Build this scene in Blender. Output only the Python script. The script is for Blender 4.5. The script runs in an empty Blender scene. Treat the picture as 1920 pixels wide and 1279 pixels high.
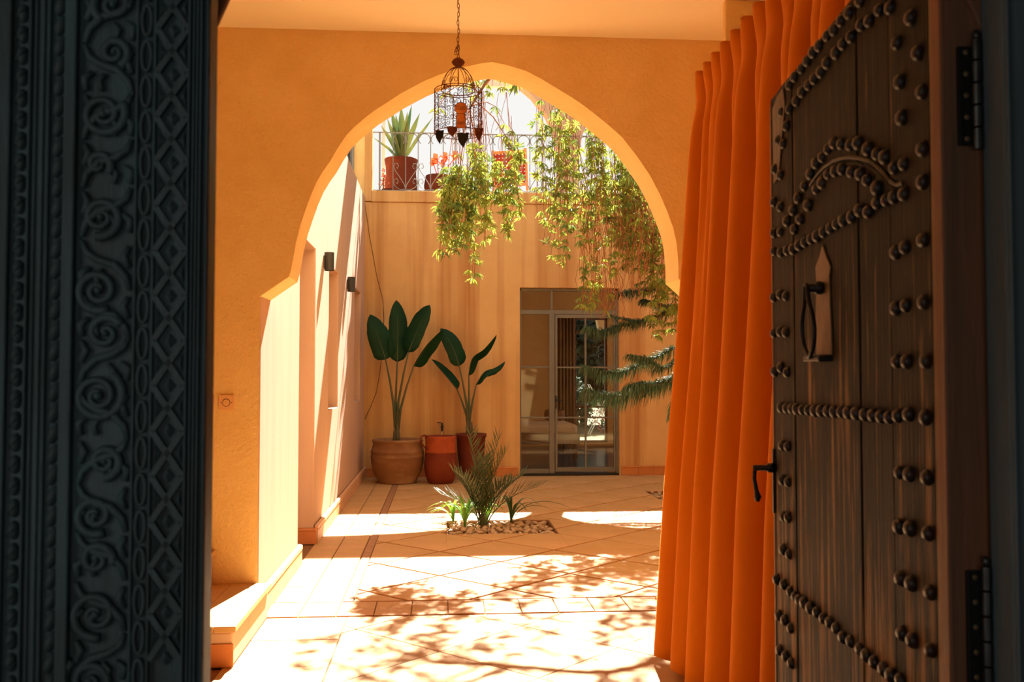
import bpy, bmesh, math, random
from mathutils import Vector, Matrix
random.seed(7)
sc = bpy.context.scene
C = sc.collection
PI = math.pi

# ------------------------------------------------------------------ camera
F_PX = 1780.0
EYE = Vector((0.0, 0.0, 1.4))
PITCH = math.atan(65.5 / F_PX)
YAW = math.atan(135.0 * math.cos(PITCH) / F_PX)
cd = bpy.data.cameras.new('camera')
cam = bpy.data.objects.new('camera', cd)
C.objects.link(cam)
cam.location = EYE
cam.rotation_euler = (PI / 2 + PITCH, 0, -YAW)
cd.sensor_fit = 'HORIZONTAL'
cd.sensor_width = 36.0
cd.lens = F_PX * 36.0 / 1920.0
cd.clip_start = 0.05
cd.clip_end = 300
cd.dof.use_dof = True
cd.dof.focus_distance = 9.0
cd.dof.aperture_fstop = 7.5
sc.camera = cam

# ------------------------------------------------------------------ world, sun, exposure
w = bpy.data.worlds.new('sky'); sc.world = w
w.use_nodes = True
nt = w.node_tree; nt.nodes.clear()
out = nt.nodes.new('ShaderNodeOutputWorld')
bg = nt.nodes.new('ShaderNodeBackground')
geo = nt.nodes.new('ShaderNodeTexCoord')
sep = nt.nodes.new('ShaderNodeSeparateXYZ')
rmp = nt.nodes.new('ShaderNodeValToRGB')
nt.links.new(geo.outputs['Generated'], sep.inputs[0])
nt.links.new(sep.outputs['Z'], rmp.inputs[0])
rmp.color_ramp.elements[0].position = 0.0
rmp.color_ramp.elements[0].color = (1.0, 0.96, 0.90, 1)
rmp.color_ramp.elements[1].position = 0.7
rmp.color_ramp.elements[1].color = (0.86, 0.88, 0.90, 1)
nt.links.new(rmp.outputs[0], bg.inputs['Color'])
bg.inputs['Strength'].default_value = 1.0
nt.links.new(bg.outputs[0], out.inputs['Surface'])

SUN_DIR = Vector((-0.19, -1.0, -1.13)).normalized()
sd = bpy.data.lights.new('sun', 'SUN')
sd.energy = 41.0
sd.color = (1.0, 0.95, 0.88)
sd.angle = math.radians(0.55)
sun = bpy.data.objects.new('sun', sd); C.objects.link(sun)
sun.rotation_euler = SUN_DIR.to_track_quat('-Z', 'Y').to_euler()
sun.location = (6, 20, 20)

sc.view_settings.view_transform = 'Standard'
sc.view_settings.look = 'None'
sc.view_settings.exposure = 0.0
sc.view_settings.gamma = 1.0
sc.view_settings.use_curve_mapping = False
sc.cycles.max_bounces = 14
sc.cycles.diffuse_bounces = 8
sc.cycles.transparent_max_bounces = 16
sc.cycles.use_denoising = True

# ------------------------------------------------------------------ picking helpers
Fv = Vector((math.sin(YAW) * math.cos(PITCH), math.cos(YAW) * math.cos(PITCH), math.sin(PITCH)))
Rv = Vector((math.cos(YAW), -math.sin(YAW), 0))
Uv = Rv.cross(Fv)
def at(px, py, Y=None, X=None, Z=None):
    d = Fv + Rv * ((px - 960.0) / F_PX) - Uv * ((py - 639.5) / F_PX)
    if Y is not None: t = (Y - EYE.y) / d.y
    elif X is not None: t = (X - EYE.x) / d.x
    else: t = (Z - EYE.z) / d.z
    return EYE + d * t

# ------------------------------------------------------------------ materials
def mat(name, col, rough=0.8, col2=None, scale=(8, 8, 8), bump=0.0, bscale=None, detail=6, metal=0.0, spec=0.3,
        lo=0.35, hi=0.65, coat=0.0, sheen=0.0, transl=0.0, col3=None, s3=(1, 1, 1), lo3=0.5, hi3=0.7, bdist=0.01):
    m = bpy.data.materials.new(name); m.use_nodes = True
    n = m.node_tree; n.nodes.clear(); L = n.links.new
    o = n.nodes.new('ShaderNodeOutputMaterial')
    p = n.nodes.new('ShaderNodeBsdfPrincipled')
    p.inputs['Roughness'].default_value = rough
    p.inputs['Metallic'].default_value = metal
    p.inputs['Specular IOR Level'].default_value = spec
    if coat: p.inputs['Coat Weight'].default_value = coat
    if sheen:
        p.inputs['Sheen Weight'].default_value = sheen
        p.inputs['Sheen Roughness'].default_value = 0.35
        p.inputs['Sheen Tint'].default_value = (1.0, 0.45, 0.12, 1)
    p.inputs['Base Color'].default_value = (*col, 1)
    tc = n.nodes.new('ShaderNodeTexCoord')
    src = None
    def noise(sc_, det):
        mp = n.nodes.new('ShaderNodeMapping'); mp.inputs['Scale'].default_value = sc_
        L(tc.outputs['Object'], mp.inputs[0])
        t = n.nodes.new('ShaderNodeTexNoise'); t.inputs['Scale'].default_value = 1.0
        t.inputs['Detail'].default_value = det; t.inputs['Roughness'].default_value = 0.62
        L(mp.outputs[0], t.inputs['Vector']); return t
    if col2 is not None:
        t = noise(scale, detail)
        r = n.nodes.new('ShaderNodeValToRGB')
        r.color_ramp.elements[0].position = lo; r.color_ramp.elements[0].color = (*col, 1)
        r.color_ramp.elements[1].position = hi; r.color_ramp.elements[1].color = (*col2, 1)
        L(t.outputs['Fac'], r.inputs[0]); src = r.outputs[0]
        if col3 is not None:
            t3 = noise(s3, 4)
            r3 = n.nodes.new('ShaderNodeMapRange')
            r3.inputs['From Min'].default_value = lo3; r3.inputs['From Max'].default_value = hi3
            L(t3.outputs['Fac'], r3.inputs['Value'])
            mx = n.nodes.new('ShaderNodeMix'); mx.data_type = 'RGBA'
            L(r3.outputs[0], mx.inputs[0]); L(src, mx.inputs[6]); mx.inputs[7].default_value = (*col3, 1)
            src = mx.outputs[2]
        L(src, p.inputs['Base Color'])
    if bump:
        b = n.nodes.new('ShaderNodeBump'); b.inputs['Strength'].default_value = bump; b.inputs['Distance'].default_value = bdist
        tb = noise(bscale or scale, 8)
        L(tb.outputs['Fac'], b.inputs['Height']); L(b.outputs[0], p.inputs['Normal'])
    if transl:
        tr = n.nodes.new('ShaderNodeBsdfTranslucent'); tr.inputs['Color'].default_value = (*[min(1, c * 1.25) for c in (col2 or col)], 1)
        if src is not None: L(src, tr.inputs['Color'])
        ms = n.nodes.new('ShaderNodeMixShader'); ms.inputs[0].default_value = transl
        L(p.outputs[0], ms.inputs[1]); L(tr.outputs[0], ms.inputs[2]); L(ms.outputs[0], o.inputs['Surface'])
    else:
        L(p.outputs[0], o.inputs['Surface'])
    return m

def glass(name, tint=(1, 1, 1), ior=1.5, rough=0.0):
    m = bpy.data.materials.new(name); m.use_nodes = True
    n = m.node_tree; n.nodes.clear(); L = n.links.new
    o = n.nodes.new('ShaderNodeOutputMaterial')
    t = n.nodes.new('ShaderNodeBsdfTransparent'); t.inputs[0].default_value = (*tint, 1)
    g = n.nodes.new('ShaderNodeBsdfGlossy'); g.inputs['Roughness'].default_value = rough
    fr = n.nodes.new('ShaderNodeFresnel'); fr.inputs[0].default_value = ior
    ms = n.nodes.new('ShaderNodeMixShader')
    L(fr.outputs[0], ms.inputs[0]); L(t.outputs[0], ms.inputs[1]); L(g.outputs[0], ms.inputs[2]); L(ms.outputs[0], o.inputs['Surface'])
    return m

M = {}
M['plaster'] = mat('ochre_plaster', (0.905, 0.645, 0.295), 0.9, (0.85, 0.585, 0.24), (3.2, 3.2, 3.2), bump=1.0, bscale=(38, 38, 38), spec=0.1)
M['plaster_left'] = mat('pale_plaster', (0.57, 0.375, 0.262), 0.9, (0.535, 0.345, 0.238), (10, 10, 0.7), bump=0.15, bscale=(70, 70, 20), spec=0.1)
M['plaster_back'] = mat('stained_plaster', (0.68, 0.41, 0.165), 0.92, (0.60, 0.345, 0.13), (1.2, 1.2, 1.2), bump=0.2, bscale=(60, 60, 60), spec=0.1,
                        col3=(0.36, 0.135, 0.035), s3=(2.6, 2.6, 0.10), lo3=0.45, hi3=0.72)
M['ceiling'] = mat('ceiling_plaster', (0.92, 0.81, 0.58), 0.9, (0.90, 0.78, 0.54), (1.5, 1.5, 1.5), bump=0.1, bscale=(40, 40, 40), spec=0.1)
M['tile'] = mat('terracotta_tile', (0.53, 0.31, 0.12), 0.62, (0.46, 0.255, 0.092), (3, 3, 3), bump=0.12, bscale=(18, 18, 18), spec=0.3,
                col3=(0.60, 0.34, 0.15), s3=(0.9, 0.9, 0.9))
M['tile_hall'] = mat('pale_hall_tile', (0.54, 0.33, 0.135), 0.62, (0.49, 0.285, 0.11), (3, 3, 3), bump=0.12, bscale=(18, 18, 18), spec=0.3)
M['tile_brown'] = mat('brown_strip_tile', (0.40, 0.20, 0.095), 0.65, (0.30, 0.14, 0.06), (9, 9, 9), bump=0.2, bscale=(30, 30, 30))
M['grout'] = mat('dark_joint', (0.27, 0.125, 0.055), 0.85, (0.22, 0.10, 0.042), (10, 10, 10), spec=0.1)
M['baseboard'] = mat('orange_glazed_skirting', (0.56, 0.20, 0.055), 0.45, (0.47, 0.155, 0.04), (6, 6, 6), bump=0.1)
M['skirt_pale'] = mat('pale_skirting', (0.68, 0.40, 0.22), 0.6, (0.62, 0.34, 0.17), (6, 6, 6), bump=0.1)
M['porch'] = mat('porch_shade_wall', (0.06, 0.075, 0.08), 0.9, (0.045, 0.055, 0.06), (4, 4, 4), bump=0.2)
M['carved'] = mat('carved_dark_wood', (0.092, 0.158, 0.178), 0.45, (0.062, 0.085, 0.08), (9, 9, 2.2), bump=0.4, bscale=(90, 90, 12), spec=0.4)
def door_wood():
    m = bpy.data.materials.new('weathered_door_wood'); m.use_nodes = True
    n = m.node_tree; n.nodes.clear(); L = n.links.new
    o = n.nodes.new('ShaderNodeOutputMaterial'); p = n.nodes.new('ShaderNodeBsdfPrincipled')
    p.inputs['Roughness'].default_value = 0.62; p.inputs['Specular IOR Level'].default_value = 0.2
    tc = n.nodes.new('ShaderNodeTexCoord')
    def noise(sc_, det=6):
        mp = n.nodes.new('ShaderNodeMapping'); mp.inputs['Scale'].default_value = sc_; L(tc.outputs['Object'], mp.inputs[0])
        t = n.nodes.new('ShaderNodeTexNoise'); t.inputs['Scale'].default_value = 1; t.inputs['Detail'].default_value = det; t.inputs['Roughness'].default_value = .65
        L(mp.outputs[0], t.inputs['Vector']); return t.outputs['Fac']
    def rng(x, a, b):
        r = n.nodes.new('ShaderNodeMapRange'); r.inputs['From Min'].default_value = a; r.inputs['From Max'].default_value = b; L(x, r.inputs['Value']); return r.outputs[0]
    def mix(f, a, b):
        mx = n.nodes.new('ShaderNodeMix'); mx.data_type = 'RGBA'; L(f, mx.inputs[0])
        for k, c in ((6, a), (7, b)):
            if isinstance(c, tuple): mx.inputs[k].default_value = (*c, 1)
            else: L(c, mx.inputs[k])
        return mx.outputs[2]
    base = mix(rng(noise((34, 34, 1.1)), .42, .72), (0.014, 0.009, 0.004), (0.042, 0.024, 0.010))
    # wear streaks, strengthened over the lower half to paint in floor-light glints
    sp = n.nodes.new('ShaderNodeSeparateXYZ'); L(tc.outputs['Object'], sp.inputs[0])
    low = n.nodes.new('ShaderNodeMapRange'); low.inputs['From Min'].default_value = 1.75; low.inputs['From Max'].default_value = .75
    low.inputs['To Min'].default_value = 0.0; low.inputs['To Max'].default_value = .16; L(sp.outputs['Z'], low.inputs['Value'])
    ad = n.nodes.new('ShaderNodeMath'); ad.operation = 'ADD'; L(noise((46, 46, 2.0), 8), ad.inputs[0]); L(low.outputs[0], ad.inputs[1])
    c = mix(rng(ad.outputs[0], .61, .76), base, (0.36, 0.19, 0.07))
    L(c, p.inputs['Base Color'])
    b = n.nodes.new('ShaderNodeBump'); b.inputs['Strength'].default_value = 1.0; b.inputs['Distance'].default_value = .01
    L(noise((120, 120, 3.2), 8), b.inputs['Height']); L(b.outputs[0], p.inputs['Normal'])
    L(p.outputs[0], o.inputs['Surface']); return m
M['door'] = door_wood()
M['door_edge'] = mat('lighter_edge_wood', (0.30, 0.17, 0.075), 0.6, (0.22, 0.115, 0.045), (20, 20, 1.4), bump=0.5, bscale=(60, 60, 4))  # lighter brown than the planks
M['corner_glint'] = mat('pale_highlight_wood', (0.24, 0.18, 0.13), 0.5, (0.13, 0.08, 0.045), (25, 25, 2), bump=0.6, bscale=(60, 60, 4))  # pale tone painted in as a highlight on the door corner
M['frame_wood'] = mat('red_brown_frame', (0.30, 0.11, 0.045), 0.6, (0.17, 0.09, 0.05), (9, 9, 1.2), bump=0.4, bscale=(50, 50, 3))
M['frame_grey'] = mat('grey_painted_post', (0.13, 0.18, 0.19), 0.6, (0.09, 0.115, 0.115), (9, 9, 1.2), bump=0.3, bscale=(50, 50, 3))
M['iron'] = mat('black_iron', (0.022, 0.024, 0.026), 0.38, (0.03, 0.024, 0.018), (30, 30, 30), metal=0.6, spec=0.5, bump=0.2, bscale=(120, 120, 120))
M['stud'] = mat('dark_nail_head', (0.055, 0.042, 0.032), 0.38, (0.035, 0.03, 0.028), (40, 40, 40), metal=0.35, spec=0.5)
M['brass_iron'] = mat('worn_brass_plate', (0.23, 0.15, 0.075), 0.5, (0.16, 0.10, 0.05), (30, 30, 12), metal=0.4, bump=0.2)
M['steel'] = mat('old_steel_hinge', (0.10, 0.105, 0.10), 0.35, (0.05, 0.045, 0.035), (40, 40, 20), metal=0.8)
M['rust'] = mat('rusty_wire', (0.15, 0.05, 0.02), 0.7, (0.22, 0.075, 0.028), (60, 60, 60), metal=0.2, bump=0.3)
M['rust_red'] = mat('rust_red_metal', (0.22, 0.055, 0.018), 0.7, (0.14, 0.035, 0.012), (40, 40, 40), metal=0.1, bump=0.3)
M['amber'] = mat('amber_pane', (0.92, 0.55, 0.26), 0.5, (0.88, 0.48, 0.2), (20, 20, 20), transl=0.7)
M['sconce'] = mat('charcoal_metal', (0.045, 0.043, 0.038), 0.5, (0.035, 0.033, 0.03), (40, 40, 40))
M['velvet'] = mat('rust_velvet', (0.64, 0.178, 0.006), 0.85, (0.57, 0.15, 0.005), (5, 5, 1.2), sheen=0.6, spec=0.1, bump=0.1, bscale=(300, 300, 300), transl=0.12)
M['plate'] = mat('ivory_plastic', (0.80, 0.46, 0.21), 0.4)
M['pot_tan'] = mat('tan_clay', (0.27, 0.12, 0.045), 0.75, (0.21, 0.09, 0.033), (5, 5, 3), bump=0.25, bscale=(8, 8, 60), col3=(0.33, 0.17, 0.075), s3=(3, 3, 6))
M['pot_orange'] = mat('orange_clay', (0.19, 0.030, 0.006), 0.75, (0.145, 0.02, 0.004), (4, 4, 6), bump=0.25, bscale=(8, 8, 50))
M['rim_orange'] = mat('bright_orange_clay', (0.40, 0.075, 0.014), 0.75, (0.30, 0.05, 0.01), (6, 6, 9), bump=0.2)
M['pot_red'] = mat('dark_red_clay', (0.15, 0.024, 0.007), 0.75, (0.115, 0.018, 0.005), (4, 4, 6), bump=0.2, bscale=(8, 8, 50))
M['pot_roof'] = mat('terrace_clay', (0.125, 0.020, 0.004), 0.85, (0.08, 0.012, 0.0025), (4, 4, 5), bump=0.25, bscale=(8, 8, 40))
M['soil'] = mat('dry_soil', (0.12, 0.065, 0.03), 0.95, (0.20, 0.12, 0.06), (30, 30, 30), bump=0.8, bscale=(40, 40, 40))
M['banana'] = mat('deep_green_leaf', (0.005, 0.028, 0.010), 0.55, (0.008, 0.040, 0.014), (4, 4, 4), spec=0.15, transl=0.05, bump=0.12, bscale=(6, 60, 60))
M['stem'] = mat('leaf_stalk', (0.055, 0.085, 0.035), 0.55, (0.11, 0.085, 0.04), (5, 5, 3))
M['sheath'] = mat('dry_sheath', (0.16, 0.10, 0.05), 0.8, (0.09, 0.08, 0.035), (14, 14, 2), bump=0.5)
M['agave'] = mat('agave_leaf', (0.035, 0.085, 0.03), 0.5, (0.14, 0.145, 0.03), (10, 10, 1.2), transl=0.2)
M['leaf'] = mat('yellow_green_leaf', (0.30, 0.335, 0.05), 0.42, (0.18, 0.22, 0.03), (5, 5, 5), transl=0.5, spec=0.5)
M['leaf_dark'] = mat('mid_green_leaf', (0.10, 0.16, 0.03), 0.45, (0.17, 0.22, 0.04), (5, 5, 5), transl=0.4, spec=0.5)
M['twig'] = mat('red_brown_twig', (0.24, 0.085, 0.035), 0.8, (0.34, 0.13, 0.055), (9, 9, 9), spec=0.1)
M['bark'] = mat('grey_brown_bark', (0.15, 0.085, 0.05), 0.9, (0.09, 0.05, 0.028), (20, 20, 5), bump=0.7, bscale=(30, 30, 8))
M['needle'] = mat('pine_needle', (0.075, 0.115, 0.035), 0.5, (0.045, 0.08, 0.03), (12, 12, 12), transl=0.25, spec=0.5)
M['palm'] = mat('date_palm_leaf', (0.075, 0.10, 0.03), 0.4, (0.05, 0.07, 0.022), (9, 9, 9), transl=0.2, spec=0.5)
M['lily'] = mat('bright_strap_leaf', (0.20, 0.38, 0.03), 0.4, (0.13, 0.27, 0.025), (6, 6, 6), transl=0.45, spec=0.5)
M['lily_dark'] = mat('dark_strap_leaf', (0.045, 0.085, 0.022), 0.4, (0.07, 0.12, 0.03), (6, 6, 6), transl=0.25, spec=0.5)
M['pebble'] = mat('cream_pebble', (0.52, 0.36, 0.21), 0.6, (0.27, 0.16, 0.085), (14, 14, 14), bump=0.2, bscale=(60, 60, 60))
M['door_frame'] = mat('grey_green_paint', (0.175, 0.155, 0.115), 0.45, (0.155, 0.135, 0.10), (5, 5, 5))
M['rail_paint'] = mat('pale_grey_railing', (0.26, 0.25, 0.235), 0.5, (0.21, 0.20, 0.19), (20, 20, 20), metal=0.2)
M['glass'] = glass('clear_glass', (0.96, 0.97, 0.96), 1.24)
M['chair'] = mat('orange_red_plastic', (0.42, 0.035, 0.008), 0.5, (0.34, 0.026, 0.006), (6, 6, 6), transl=0.15)
M['chair_wood'] = mat('orange_wood_frame', (0.68, 0.27, 0.09), 0.6, (0.58, 0.21, 0.06), (6, 30, 6))
M['flower'] = mat('coral_petal', (0.62, 0.065, 0.018), 0.5, (0.55, 0.09, 0.025), (12, 12, 12), transl=0.3)
M['pink'] = mat('pink_blossom', (0.75, 0.16, 0.14), 0.6, (0.68, 0.30, 0.18), (40, 40, 40), transl=0.3)
M['beam'] = mat('grey_steel_beam', (0.42, 0.40, 0.37), 0.5, (0.38, 0.36, 0.33), (5, 5, 5))
M['cable'] = mat('brown_cable', (0.12, 0.055, 0.02), 0.7)
M['hose'] = mat('black_rubber', (0.02, 0.022, 0.025), 0.4)
M['brass'] = mat('pale_brass', (0.55, 0.42, 0.2), 0.4, metal=0.7)
M['room_wall'] = mat('room_ochre', (0.80, 0.42, 0.13), 0.9, (0.75, 0.37, 0.11), (2, 2, 2))
M['room_floor'] = mat('glossy_slate_floor', (0.16, 0.16, 0.165), 0.16, (0.10, 0.10, 0.11), (3, 14, 3), spec=0.6, bump=0.15, bscale=(4, 18, 4))
M['mattress'] = mat('cream_cloth', (0.72, 0.55, 0.38), 0.9, (0.66, 0.48, 0.32), (8, 8, 8), bump=0.3)
M['bed_wood'] = mat('dark_bed_wood', (0.24, 0.10, 0.035), 0.5, (0.14, 0.055, 0.02), (3, 22, 22), bump=0.4)
M['room_curtain'] = mat('brown_drape', (0.33, 0.17, 0.065), 0.9, (0.27, 0.13, 0.05), (20, 20, 1))
M['grass'] = mat('dry_lawn', (0.062, 0.06, 0.014), 0.9, (0.095, 0.078, 0.022), (3, 3, 3), bump=0.5, bscale=(30, 30, 30))
M['shrub'] = mat('garden_shrub', (0.04, 0.06, 0.028), 0.7, (0.07, 0.085, 0.035), (4, 4, 4), transl=0.2)
M['hedge'] = mat('garden_tree_leaf', (0.03, 0.046, 0.036), 0.7, (0.055, 0.075, 0.05), (3, 3, 3), transl=0.2)
M['white'] = mat('white_metal', (0.78, 0.76, 0.72), 0.5)
M['cream'] = mat('cream_render', (0.80, 0.66, 0.48), 0.9, (0.76, 0.60, 0.42), (3, 3, 3))
M['black'] = mat('gap_shade_black', (0.010, 0.009, 0.008), 0.9, spec=0.05)
M['dark'] = mat('window_shade', (0.02, 0.022, 0.025), 0.3, spec=0.5)

# ------------------------------------------------------------------ mesh builder
ORG = {}
class MB:
    def __init__(s): s.v = []; s.f = []
    def add(s, vs, fs):
        o = len(s.v); s.v += [tuple(p) for p in vs]; s.f += [tuple(i + o for i in f) for f in fs]; return s
    def box(s, x0, x1, y0, y1, z0, z1):
        vs = [(x0, y0, z0), (x1, y0, z0), (x1, y1, z0), (x0, y1, z0), (x0, y0, z1), (x1, y0, z1), (x1, y1, z1), (x0, y1, z1)]
        return s.add(vs, [(0, 3, 2, 1), (4, 5, 6, 7), (0, 1, 5, 4), (1, 2, 6, 5), (2, 3, 7, 6), (3, 0, 4, 7)])
    def bar(s, a, b, w, h, up=Vector((0, 0, 1))):
        a = Vector(a); b = Vector(b); d = (b - a).normalized()
        if abs(d.dot(up)) > 0.95: up = Vector((0, 1, 0))
        r = d.cross(up).normalized(); u = r.cross(d)
        vs = []
        for p in (a, b):
            for (i, j) in ((-1, -1), (1, -1), (1, 1), (-1, 1)): vs.append(p + r * (w / 2 * i) + u * (h / 2 * j))
        return s.add(vs, [(0, 1, 2, 3), (7, 6, 5, 4), (0, 4, 5, 1), (1, 5, 6, 2), (2, 6, 7, 3), (3, 7, 4, 0)])
    def tube(s, pts, r, n=6, closed=False, cap=True):
        pts = [Vector(p) for p in pts]; m = len(pts)
        rs = r if isinstance(r, (list, tuple)) else [r] * m
        vs = []; prev = None
        for i, p in enumerate(pts):
            if closed: t = pts[(i + 1) % m] - pts[i - 1]
            else: t = pts[min(i + 1, m - 1)] - pts[max(i - 1, 0)]
            if t.length < 1e-9: t = Vector((0, 0, 1))
            t.normalize()
            if prev is None:
                a = Vector((0, 0, 1)) if abs(t.z) < 0.9 else Vector((1, 0, 0))
                u = t.cross(a).normalized()
            else:
                u = prev - t * prev.dot(t)
                if u.length < 1e-6: u = t.orthogonal()
                u.normalize()
            prev = u; q = t.cross(u)
            for k in range(n):
                a = 2 * PI * k / n
                vs.append(p + (u * math.cos(a) + q * math.sin(a)) * rs[i])
        fs = []
        for i in range(m if closed else m - 1):
            j = (i + 1) % m
            for k in range(n):
                k2 = (k + 1) % n
                fs.append((i * n + k, i * n + k2, j * n + k2, j * n + k))
        if cap and not closed:
            fs.append(tuple(range(n - 1, -1, -1))); fs.append(tuple((m - 1) * n + k for k in range(n)))
        return s.add(vs, fs)
    def lathe(s, c, prof, n=32):
        c = Vector(c); vs = []; fs = []
        for (r, z) in prof:
            for k in range(n):
                a = 2 * PI * k / n
                vs.append((c.x + r * math.cos(a), c.y + r * math.sin(a), c.z + z))
        for i in range(len(prof) - 1):
            for k in range(n):
                k2 = (k + 1) % n
                fs.append((i * n + k, i * n + k2, (i + 1) * n + k2, (i + 1) * n + k))
        return s.add(vs, fs)
    def prism(s, poly, off):
        off = Vector(off); n = len(poly); a = [Vector(p) for p in poly]; b = [p + off for p in a]
        fs = [tuple(range(n)), tuple(range(2 * n - 1, n - 1, -1))]
        for i in range(n):
            j = (i + 1) % n; fs.append((i, i + n, j + n, j))
        return s.add(a + b, fs)
    def ball(s, c, r, n=8, m=6):
        c = Vector(c); r = Vector(r) if not isinstance(r, (int, float)) else Vector((r, r, r))
        vs = [c + Vector((0, 0, -r.z))]; fs = []
        for i in range(1, m):
            ph = -PI / 2 + PI * i / m
            for k in range(n):
                a = 2 * PI * k / n
                vs.append(c + Vector((r.x * math.cos(ph) * math.cos(a), r.y * math.cos(ph) * math.sin(a), r.z * math.sin(ph))))
        vs.append(c + Vector((0, 0, r.z)))
        for k in range(n): fs.append((0, 1 + (k + 1) % n, 1 + k))
        for i in range(m - 2):
            for k in range(n):
                k2 = (k + 1) % n
                fs.append((1 + i * n + k, 1 + i * n + k2, 1 + (i + 1) * n + k2, 1 + (i + 1) * n + k))
        l = len(vs) - 1; o = 1 + (m - 2) * n
        for k in range(n): fs.append((o + k, o + (k + 1) % n, l))
        return s.add(vs, fs)
    def blade(s, pts, widths, side, fold=0.0, nrm=None):
        """leaf strip along pts; side = lateral vector; fold raises the edges"""
        pts = [Vector(p) for p in pts]; vs = []; fs = []; m = len(pts)
        for i, p in enumerate(pts):
            t = (pts[min(i + 1, m - 1)] - pts[max(i - 1, 0)]).normalized()
            sd_ = side - t * side.dot(t)
            if sd_.length < 1e-6: sd_ = t.orthogonal()
            sd_.normalize(); nn = sd_.cross(t)
            wv = widths[i] / 2
            vs += [p - sd_ * wv + nn * fold * wv, p, p + sd_ * wv + nn * fold * wv]
        for i in range(m - 1):
            a = i * 3
            fs += [(a, a + 1, a + 4, a + 3), (a + 1, a + 2, a + 5, a + 4)]
        return s.add(vs, fs)
    def build(s, name, m, parent=None, smooth=False, bevel=0.0, label=None, seg=2):
        me = bpy.data.meshes.new(name)
        org = ORG.get(parent.name, Vector()) if parent is not None else Vector()
        me.from_pydata([(p[0] - org.x, p[1] - org.y, p[2] - org.z) for p in s.v], [], s.f)
        b = bmesh.new(); b.from_mesh(me); bmesh.ops.recalc_face_normals(b, faces=b.faces); b.to_mesh(me); b.free()
        if smooth: me.polygons.foreach_set('use_smooth', [True] * len(me.polygons))
        me.materials.append(m)
        o = bpy.data.objects.new(name, me); C.objects.link(o)
        if parent is not None:
            o.parent = parent; ORG[o.name] = org.copy()
        else: ORG[o.name] = Vector()
        if bevel:
            md = o.modifiers.new('bevel', 'BEVEL'); md.width = bevel; md.segments = seg; md.limit_method = 'ANGLE'
            md.angle_limit = math.radians(40)
        if label: o['label'] = label
        return o

def tag(o, label, cat, group=None, kind=None):
    o['label'] = label
    if cat: o['category'] = cat
    if group: o['group'] = group
    if kind: o['kind'] = kind
    return o
def thing(name, loc, label, cat, group=None):
    o = bpy.data.objects.new(name, None); C.objects.link(o)
    o.location = loc; o.empty_display_size = 0.1
    ORG[o.name] = Vector(loc)
    return tag(o, label, cat, group)
def struct(name, mb, m, label, cat, bevel=0.0, smooth=False):
    o = mb.build(name, m, None, smooth, bevel); return tag(o, label, cat, None, 'structure')
def part_copy(src, parent, loc, rot=None, scale=None):
    """copy of a part that shares its mesh; loc is in world space"""
    c = src.copy(); C.objects.link(c); c.parent = parent
    org = ORG.get(parent.name, Vector()); c.location = Vector(loc) - org
    if rot is not None: c.rotation_euler = rot
    if scale is not None: c.scale = scale
    ORG[c.name] = org.copy()
    return c
def proto(mb, name, m, parent, loc, smooth=False, rot=None, scale=None):
    """part whose mesh is centred on the origin, placed at a world point"""
    me_o = mb.build(name, m, None, smooth)
    me_o.parent = parent; org = ORG.get(parent.name, Vector())
    me_o.location = Vector(loc) - org; ORG[me_o.name] = org.copy()
    if rot is not None: me_o.rotation_euler = rot
    if scale is not None: me_o.scale = scale
    return me_o

def grid_wall(mb, us, vs, holes, w0, w1, fn):
    """slab with rectangular holes; fn(u,v,w) -> world; us, vs are outer ranges"""
    U = sorted(set([us[0], us[1]] + [h[0] for h in holes] + [h[1] for h in holes]))
    V = sorted(set([vs[0], vs[1]] + [h[2] for h in holes] + [h[3] for h in holes]))
    U = [u for u in U if us[0] <= u <= us[1]]; V = [v for v in V if vs[0] <= v <= vs[1]]
    nu, nv = len(U), len(V)
    def solid(i, j):
        if i < 0 or j < 0 or i >= nu - 1 or j >= nv - 1: return False
        cu = (U[i] + U[i + 1]) / 2; cv = (V[j] + V[j + 1]) / 2
        return not any(h[0] < cu < h[1] and h[2] < cv < h[3] for h in holes)
    vs_ = [fn(u, v, w0) for u in U for v in V] + [fn(u, v, w1) for u in U for v in V]
    N = nu * nv; I = lambda i, j, k: k * N + i * nv + j
    fs = []
    for i in range(nu - 1):
        for j in range(nv - 1):
            if not solid(i, j): continue
            fs.append((I(i, j, 0), I(i + 1, j, 0), I(i + 1, j + 1, 0), I(i, j + 1, 0)))
            fs.append((I(i, j, 1), I(i, j + 1, 1), I(i + 1, j + 1, 1), I(i + 1, j, 1)))
            for (di, dj, a, b) in ((-1, 0, (i, j), (i, j + 1)), (1, 0, (i + 1, j), (i + 1, j + 1)), (0, -1, (i, j), (i + 1, j)), (0, 1, (i, j + 1), (i + 1, j + 1))):
                if not solid(i + di, j + dj):
                    fs.append((I(*a, 0), I(*a, 1), I(*b, 1), I(*b, 0)))
    used = sorted({k for f in fs for k in f}); mp = {k: n for n, k in enumerate(used)}
    mb.add([vs_[k] for k in used], [tuple(mp[k] for k in f) for f in fs])
    return mb

# key planes
XL = -1.05                 # courtyard left wall
YA0, YA1 = 5.65, 5.98      # arch wall front and back
YB = 13.30                 # courtyard back wall
ZT = 3.99                  # roof terrace level
ZC = 3.46                  # hall ceiling

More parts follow.
